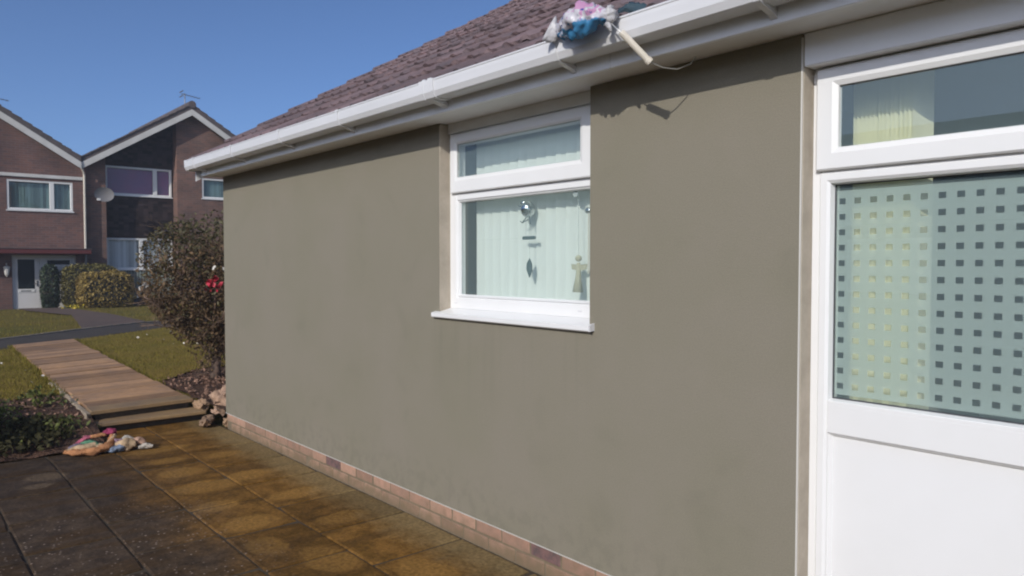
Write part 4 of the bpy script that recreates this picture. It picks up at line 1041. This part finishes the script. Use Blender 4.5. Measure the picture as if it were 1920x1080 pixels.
# ================================================================== NEIGHBOURING HOUSES
PIT = .626
def slope_board(mb, ya, za, yb, zb, dep, x0, x1, up=0.0):
    return mb.prism([(ya, za + up), (yb, zb + up), (yb, zb + up - dep), (ya, za + up - dep)], 'x', x0, x1)
def far_window(house, x, a0, a1, b0, b1, mulls, blind, fw_=.07, name='window', back=.06):
    fr = MB(); ring(fr, a0, a1, b0, b1, [(0, x + .02), (fw_ * .8, x + .02), (fw_, x), (fw_, x - .05), (0, x - .05)], axis='x')
    f = fr.build(name, 'upvc_far', house)
    for (m0, m1) in mulls: MB().cbox((x - .05, m0, b0 + fw_ * .7), (x + .025, m1, b1 - fw_ * .7), .008).build('mullion', 'upvc_far', f)
    MB().box((x - .03, a0 + .03, b0 + .03), (x - .022, a1 - .03, b1 - .03)).build('pane', 'glass_far', f)
    MB().prism([(x - .05, b0 - .03), (x + .07, b0 - .035), (x + .07, b0 - .005), (x - .05, b0 + .004)], 'y', a0 - .03, a1 + .03).build('sill', 'upvc_far', f)
    bl = MB(); y = a0 + .05
    while y < a1 - .05:
        wd = .085; bl.add([(x - .12, y, b0), (x - .105, y + wd, b0), (x - .105, y + wd, b1), (x - .12, y, b1)], [(0, 1, 2, 3)]); y += .088
    tag(bl.build('blind', blind, f, fix=False), kind='stuff')
    return f
XF, XB = -28.85, -37.0
lh = empty('brick_house', (-33, -.7, .05), 'left brick house with porch canopy and white front door', 'house', 'gabled brick houses across the footpath')
V1, RY1, V2, RY2, V3 = 2.92, -.69, -4.3, 6.53, 10.14
ZV, ZR = 4.93, 7.19       # underside of the roof at valley and ridge
wmb = MB(); wall_grid(wmb, [V2, 3.05], [-.1, ZV], [(.80, 2.66, 3.29, 4.27), (.9, 2.72, .0, 1.82)], XF, XF - .25, 'x')
wmb.prism([(V2, ZV + .0005), (V1 - .005, ZV + .0005), (RY1, ZR)], 'x', XF, XF - .25)
wmb.box((XF - .2505, V2, -.1), (XB, V2 + .2, ZV)).box((XF - .2505, 2.85, -.1), (XB, 3.05, ZV)).box((XB, V2 + .2005, -.1), (XB + .2, 2.8495, ZV))
wmb.build('wall', 'brick_l', lh)
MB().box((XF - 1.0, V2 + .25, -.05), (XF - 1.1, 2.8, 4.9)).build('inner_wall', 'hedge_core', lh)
def gable_roof(house, ya, yr, yb, xf):
    r = MB()
    r.prism([(ya, ZV + .01), (yr, ZR + .01), (yr, ZR + .2), (ya, ZV + .2)], 'x', xf, XB - .2); r.prism([(yr, ZR + .01), (yb, ZV + .01), (yb, ZV + .2), (yr, ZR + .2)], 'x', xf, XB - .2)
    ro = r.build('roof', 'roof_far', house)
    vt = MB()
    for sgn, y0, y1 in ((1, ya, yr), (-1, yb, yr)):
        n = 13
        for k in range(n):
            t0, t1 = k / n, (k + 1) / n; q0, q1 = y0 + (y1 - y0) * t0, y0 + (y1 - y0) * t1; z0, z1 = ZV + (ZR - ZV) * t0, ZV + (ZR - ZV) * t1
            vt.prism([(q0, z0 + .25), (q1, z1 + .215), (q1, z1 + .18), (q0, z0 + .2)], 'x', xf + .03, XB - .2)
    tag(vt.build('roof_courses', 'roof_far', ro), kind='stuff')
    MB().tube([(xf + .04, yr, ZR + .2), (XB - .2, yr, ZR + .2)], .14, 10).build('ridge_tile', 'roof_far', ro)
    b = MB(); slope_board(b, ya, ZV + .03, yr, ZR + .03, .22, xf - .03, xf + .012); b.build('bargeboard', 'white_paint', ro)
    b = MB(); slope_board(b, yr + .001, ZR + .03, yb, ZV + .03, .22, xf - .03, xf + .012); b.build('bargeboard', 'white_paint', ro)
    return ro
rl = gable_roof(lh, V2, RY1, V1 - .03, XF + .22)
MB().cbox((XF - .02, V2, 4.36), (XF + .05, 2.96, 4.47), .01).build('trim_board', 'white_paint', lh)
far_window(lh, XF - .03, .80, 2.66, 3.29, 4.27, [(1.99, 2.12)], 'blind_teal')
cp = MB().cbox((XF + .001, -3.2, 1.86), (XF + .62, 3.08, 2.02), .02).build('porch_canopy', 'red_trim', lh)
MB().box((XF + .01, -3.18, 2.021), (XF + .64, 3.09, 2.045)).build('canopy_felt', 'roof_far', cp)
de = MB(); ring(de, .9, 2.72, .0, 1.82, [(0, XF - .06), (.07, XF - .06), (.08, XF - .08), (.08, XF - .15), (0, XF - .15)], axis='x'); de = de.build('entrance_door', 'door_white', lh)
MB().cbox((XF - .07, .982, .03), (XF - .13, 1.66, 1.74), .008).build('door_leaf', 'door_white', de)
MB().box((XF - .066, 1.06, .72), (XF - .075, 1.53, 1.68)).build('glass_pane', 'dark_glass', de)
MB().cbox((XF - .068, 1.06, .60), (XF - .055, 1.53, .70), .004).build('letter_plate', 'upvc_far', de)
MB().cbox((XF - .054, 1.14, .635), (XF - .05, 1.42, .665), .001).build('letter_slot', 'dark_glass', de)
MB().cbox((XF - .068, 1.57, .8), (XF - .05, 1.61, 1.0), .004).tube([(XF - .04, 1.59, .88), (XF - .03, 1.5, .88)], .012, 6).build('handle', 'metal', de)
MB().box((XF - .07, 1.663, .03), (XF - .13, 1.8, 1.74)).build('side_mullion', 'door_white', de)
MB().box((XF - .09, 1.801, .03), (XF - .13, 2.64, 1.42)).build('side_panel', 'door_white', de)
f = MB(); ring(f, 1.801, 2.64, 1.4205, 1.745, [(0, XF - .07), (.09, XF - .07), (.09, XF - .13), (0, XF - .13)], axis='x'); f.build('fanlight_frame', 'door_white', de)
MB().box((XF - .1, 1.89, 1.5), (XF - .108, 2.55, 1.66)).build('glass_pane', 'dark_glass', de)
ln_ = MB().tube([(XF, .74, 1.52), (XF + .12, .74, 1.55), (XF + .14, .74, 1.5)], .014, 6).tube([(XF + .14, .74, 1.48), (XF + .14, .74, 1.44), (XF + .14, .74, 1.36), (XF + .14, .74, 1.2), (XF + .14, .74, 1.13)], [.02, .1, .085, .06, .02], 8)
ln_.build('wall_lantern', 'white_paint', lh)
MB().tube([(XF + .2, 2.86, 4.86), (XF + .12, 2.95, 4.7), (XF + .06, 3.0, 4.55), (XF + .06, 3.0, 2.06)], .036, 8).build('downpipe', 'cream_pipe', lh)
MB().tube([(XF + .06, 3.0, 1.855), (XF + .06, 3.0, .05)], .036, 8).build('downpipe', 'dark_pipe', lh)
MB().tube([(-31, 2.72, 4.8), (-31, 2.72, 5.72)], .1, 10).tube([(-31, 2.72, 5.72), (-31, 2.72, 5.78)], .13, 10).build('flue', 'hedge_core', lh)
def aerial(house, x, y, z, h, sgn=1):
    mb = MB().tube([(x, y, z), (x, y, z + h)], .02, 6).tube([(x, y - .12, z + h - .03), (x, y + .55 * sgn, z + h - .12)], .012, 5)
    for k in range(6):
        q = y + (-.1 + .12 * k) * sgn; mb.tube([(x - .16, q, z + h - .04 - k * .015), (x + .16, q, z + h - .04 - k * .015)], .007, 4)
    mb.tube([(x - .2, y - .12, z + h + .05), (x + .2, y - .12, z + h + .05)], .02, 5); mb.tube([(x - .2, y - .12, z + h - .12), (x + .2, y - .12, z + h - .12)], .02, 5)
    mb.build('aerial', 'metal', house)
aerial(lh, -29.6, .45, 6.4, .62)

XF2, XRc = -29.0, -29.5
rh = empty('brick_house', (-33, 6.5, .05), 'right brick house with recessed dark tile-hung bay and purple blinds', 'house', 'gabled brick houses across the footpath')
def rz(y): return ZV + PIT * (y - V1) if y < RY2 else ZR - PIT * (y - RY2)
w2 = MB(); w2.prism([(3.052, -.1), (3.7, -.1), (3.7, rz(3.7) - .01), (3.052, rz(3.052) - .01)], 'x', XF2, XRc - .2)
wall_grid(w2, [6.06, V3], [-.1, 4.9], [(6.95, 8.6, 4.0, 4.76)], XF2, XF2 - .25, 'x')
w2.prism([(6.06, 4.9005), (V3, 4.9005), (V3, rz(V3) - .01), (RY2, ZR - .01), (6.06, rz(6.06) - .01)], 'x', XF2, XF2 - .25)
w2.box((XF2 - .2505, 6.06, -.1), (XRc - .2, 6.26, 6.7)).box((XF2 - .2505, V3 - .2, -.1), (XB, V3, 4.9)).box((XB, 3.3, -.1), (XB + .2, V3 - .2005, 4.9))
w2.build('wall', 'brick_r', rh)
w3 = MB(); wall_grid(w3, [3.7, 6.06], [-.1, 5.3], [(3.78, 6.0, 4.0, 5.02), (3.78, 6.0, 1.34, 2.46)], XRc, XRc - .15, 'x')
w3.prism([(3.7, 5.3005), (6.06, 5.3005), (6.06, rz(6.06) - .01), (3.7, rz(3.7) - .01)], 'x', XRc, XRc - .15); w3.build('bay_wall', 'hung', rh)
hg = MB(); z = 2.55
while z < 6.9:
    if not (3.86 < z < 5.06):
        y = 3.702
        while y < 6.05:
            y1 = min(y + .163, 6.058); zt = z + .11
            if zt < rz((y + y1) / 2) - .06: hg.add([(XRc + .028, y, z), (XRc + .028, y1, z), (XRc + .004, y1, zt), (XRc + .004, y, zt), (XRc + .012, y, z), (XRc + .012, y1, z)], [(0, 1, 2, 3), (0, 4, 5, 1)])
            y += .165
    z += .1
tag(hg.build('hung_tiles', 'hung', rh, fix=False), kind='stuff')
far_window(rh, XRc + .005, 3.78, 6.0, 4.0, 5.02, [(5.36, 5.5)], 'blind_purple')
far_window(rh, XRc + .005, 3.78, 6.0, 1.34, 2.46, [(4.86, 5.0)], 'blind_grey')
far_window(rh, XF2 - .03, 6.95, 8.6, 4.0, 4.76, [(8.0, 8.1)], 'blind_teal')
cl = MB(); y = 3.705
while y < 6.04: cl.box((XRc + .001, y, .42), (XRc + .03, y + .07, 1.3)); y += .095
tag(cl.build('ribbed_cladding', 'clad', rh), kind='stuff')
MB().box((XRc + .0005, 3.702, .32), (XRc + .06, 6.058, .405)).build('base_trim', 'white_paint', rh)
rr = gable_roof(rh, V1 - .028, RY2, V3, XF2 + .32)
dsh = MB(); 
for i in range(7):
    r = i / 6
    for k in range(20):
        th = 2 * math.pi * k / 20; dsh.v.append((XF2 + .25 + .07 * r * r, 3.58 + .31 * r * math.cos(th), 3.92 + .25 * r * math.sin(th)))
for i in range(6):
    for k in range(20): dsh.f.append((i * 20 + k, (i + 1) * 20 + k, (i + 1) * 20 + (k + 1) % 20, i * 20 + (k + 1) % 20))
d_ = dsh.build('satellite_dish', 'dish', rh, smooth=True, fix=False)
MB().tube([(XF2, 3.5, 3.8), (XF2 + .24, 3.55, 3.9)], .02, 6).tube([(XF2 + .24, 3.5, 3.68), (XF2 + .55, 3.36, 3.72)], .012, 6).build('dish_arm', 'metal', d_)
MB().box((XF2 + .52, 3.31, 3.69), (XF2 + .62, 3.4, 3.76)).build('receiver', 'upvc_far', d_)
aerial(rh, -29.4, 6.5, 7.3, .62)

# bungalows across the garden behind the viewer: what the panes reflect
for (x0, x1, lab) in ((-16, 8, 'brick bungalow directly opposite the glazed door, mirrored in its glass'), (-48, -18, 'long brick bungalow further along opposite, mirrored in the small window')):
    ob = empty('bungalow', ((x0 + x1) / 2, -18, 0), lab, 'house')
    MB().box((x0, -14.2, -.1), (x1, -22, 2.4)).build('wall', 'brick_l', ob)
    MB().prism([(-13.8, 2.4), (-18.1, 5.15), (-22.4, 2.4)], 'x', x0 - .3, x1 + .3).build('roof', 'roof_far', ob)
    for k in range(4):
        xx = x0 + 3 + k * 5; MB().cbox((xx, -14.19, .9), (xx + 1.8, -14.15, 2.1), .01).build('window', 'upvc_far', ob)

# ------------------------------------------------------------------ thin volume round the whole scene, added to stand in for lens veil
hz = MB().box((-401.5, -401.5, -1.2), (401.5, 401.5, 9.2))
hm = bpy.data.materials.new('added lens veil'); hm.use_nodes = True
hN, hL = nodes(hm); hN.remove(hN['Principled BSDF'])
pv = hN.new('ShaderNodeVolumePrincipled'); pv.inputs['Color'].default_value = (0.86, 0.92, 1.0, 1); pv.inputs['Density'].default_value = 0.0022; pv.inputs['Anisotropy'].default_value = 0.2
hL.new(pv.outputs[0], hN['Material Output'].inputs['Volume'])
tag(hz.build('veil_volume', hm), kind='stuff')
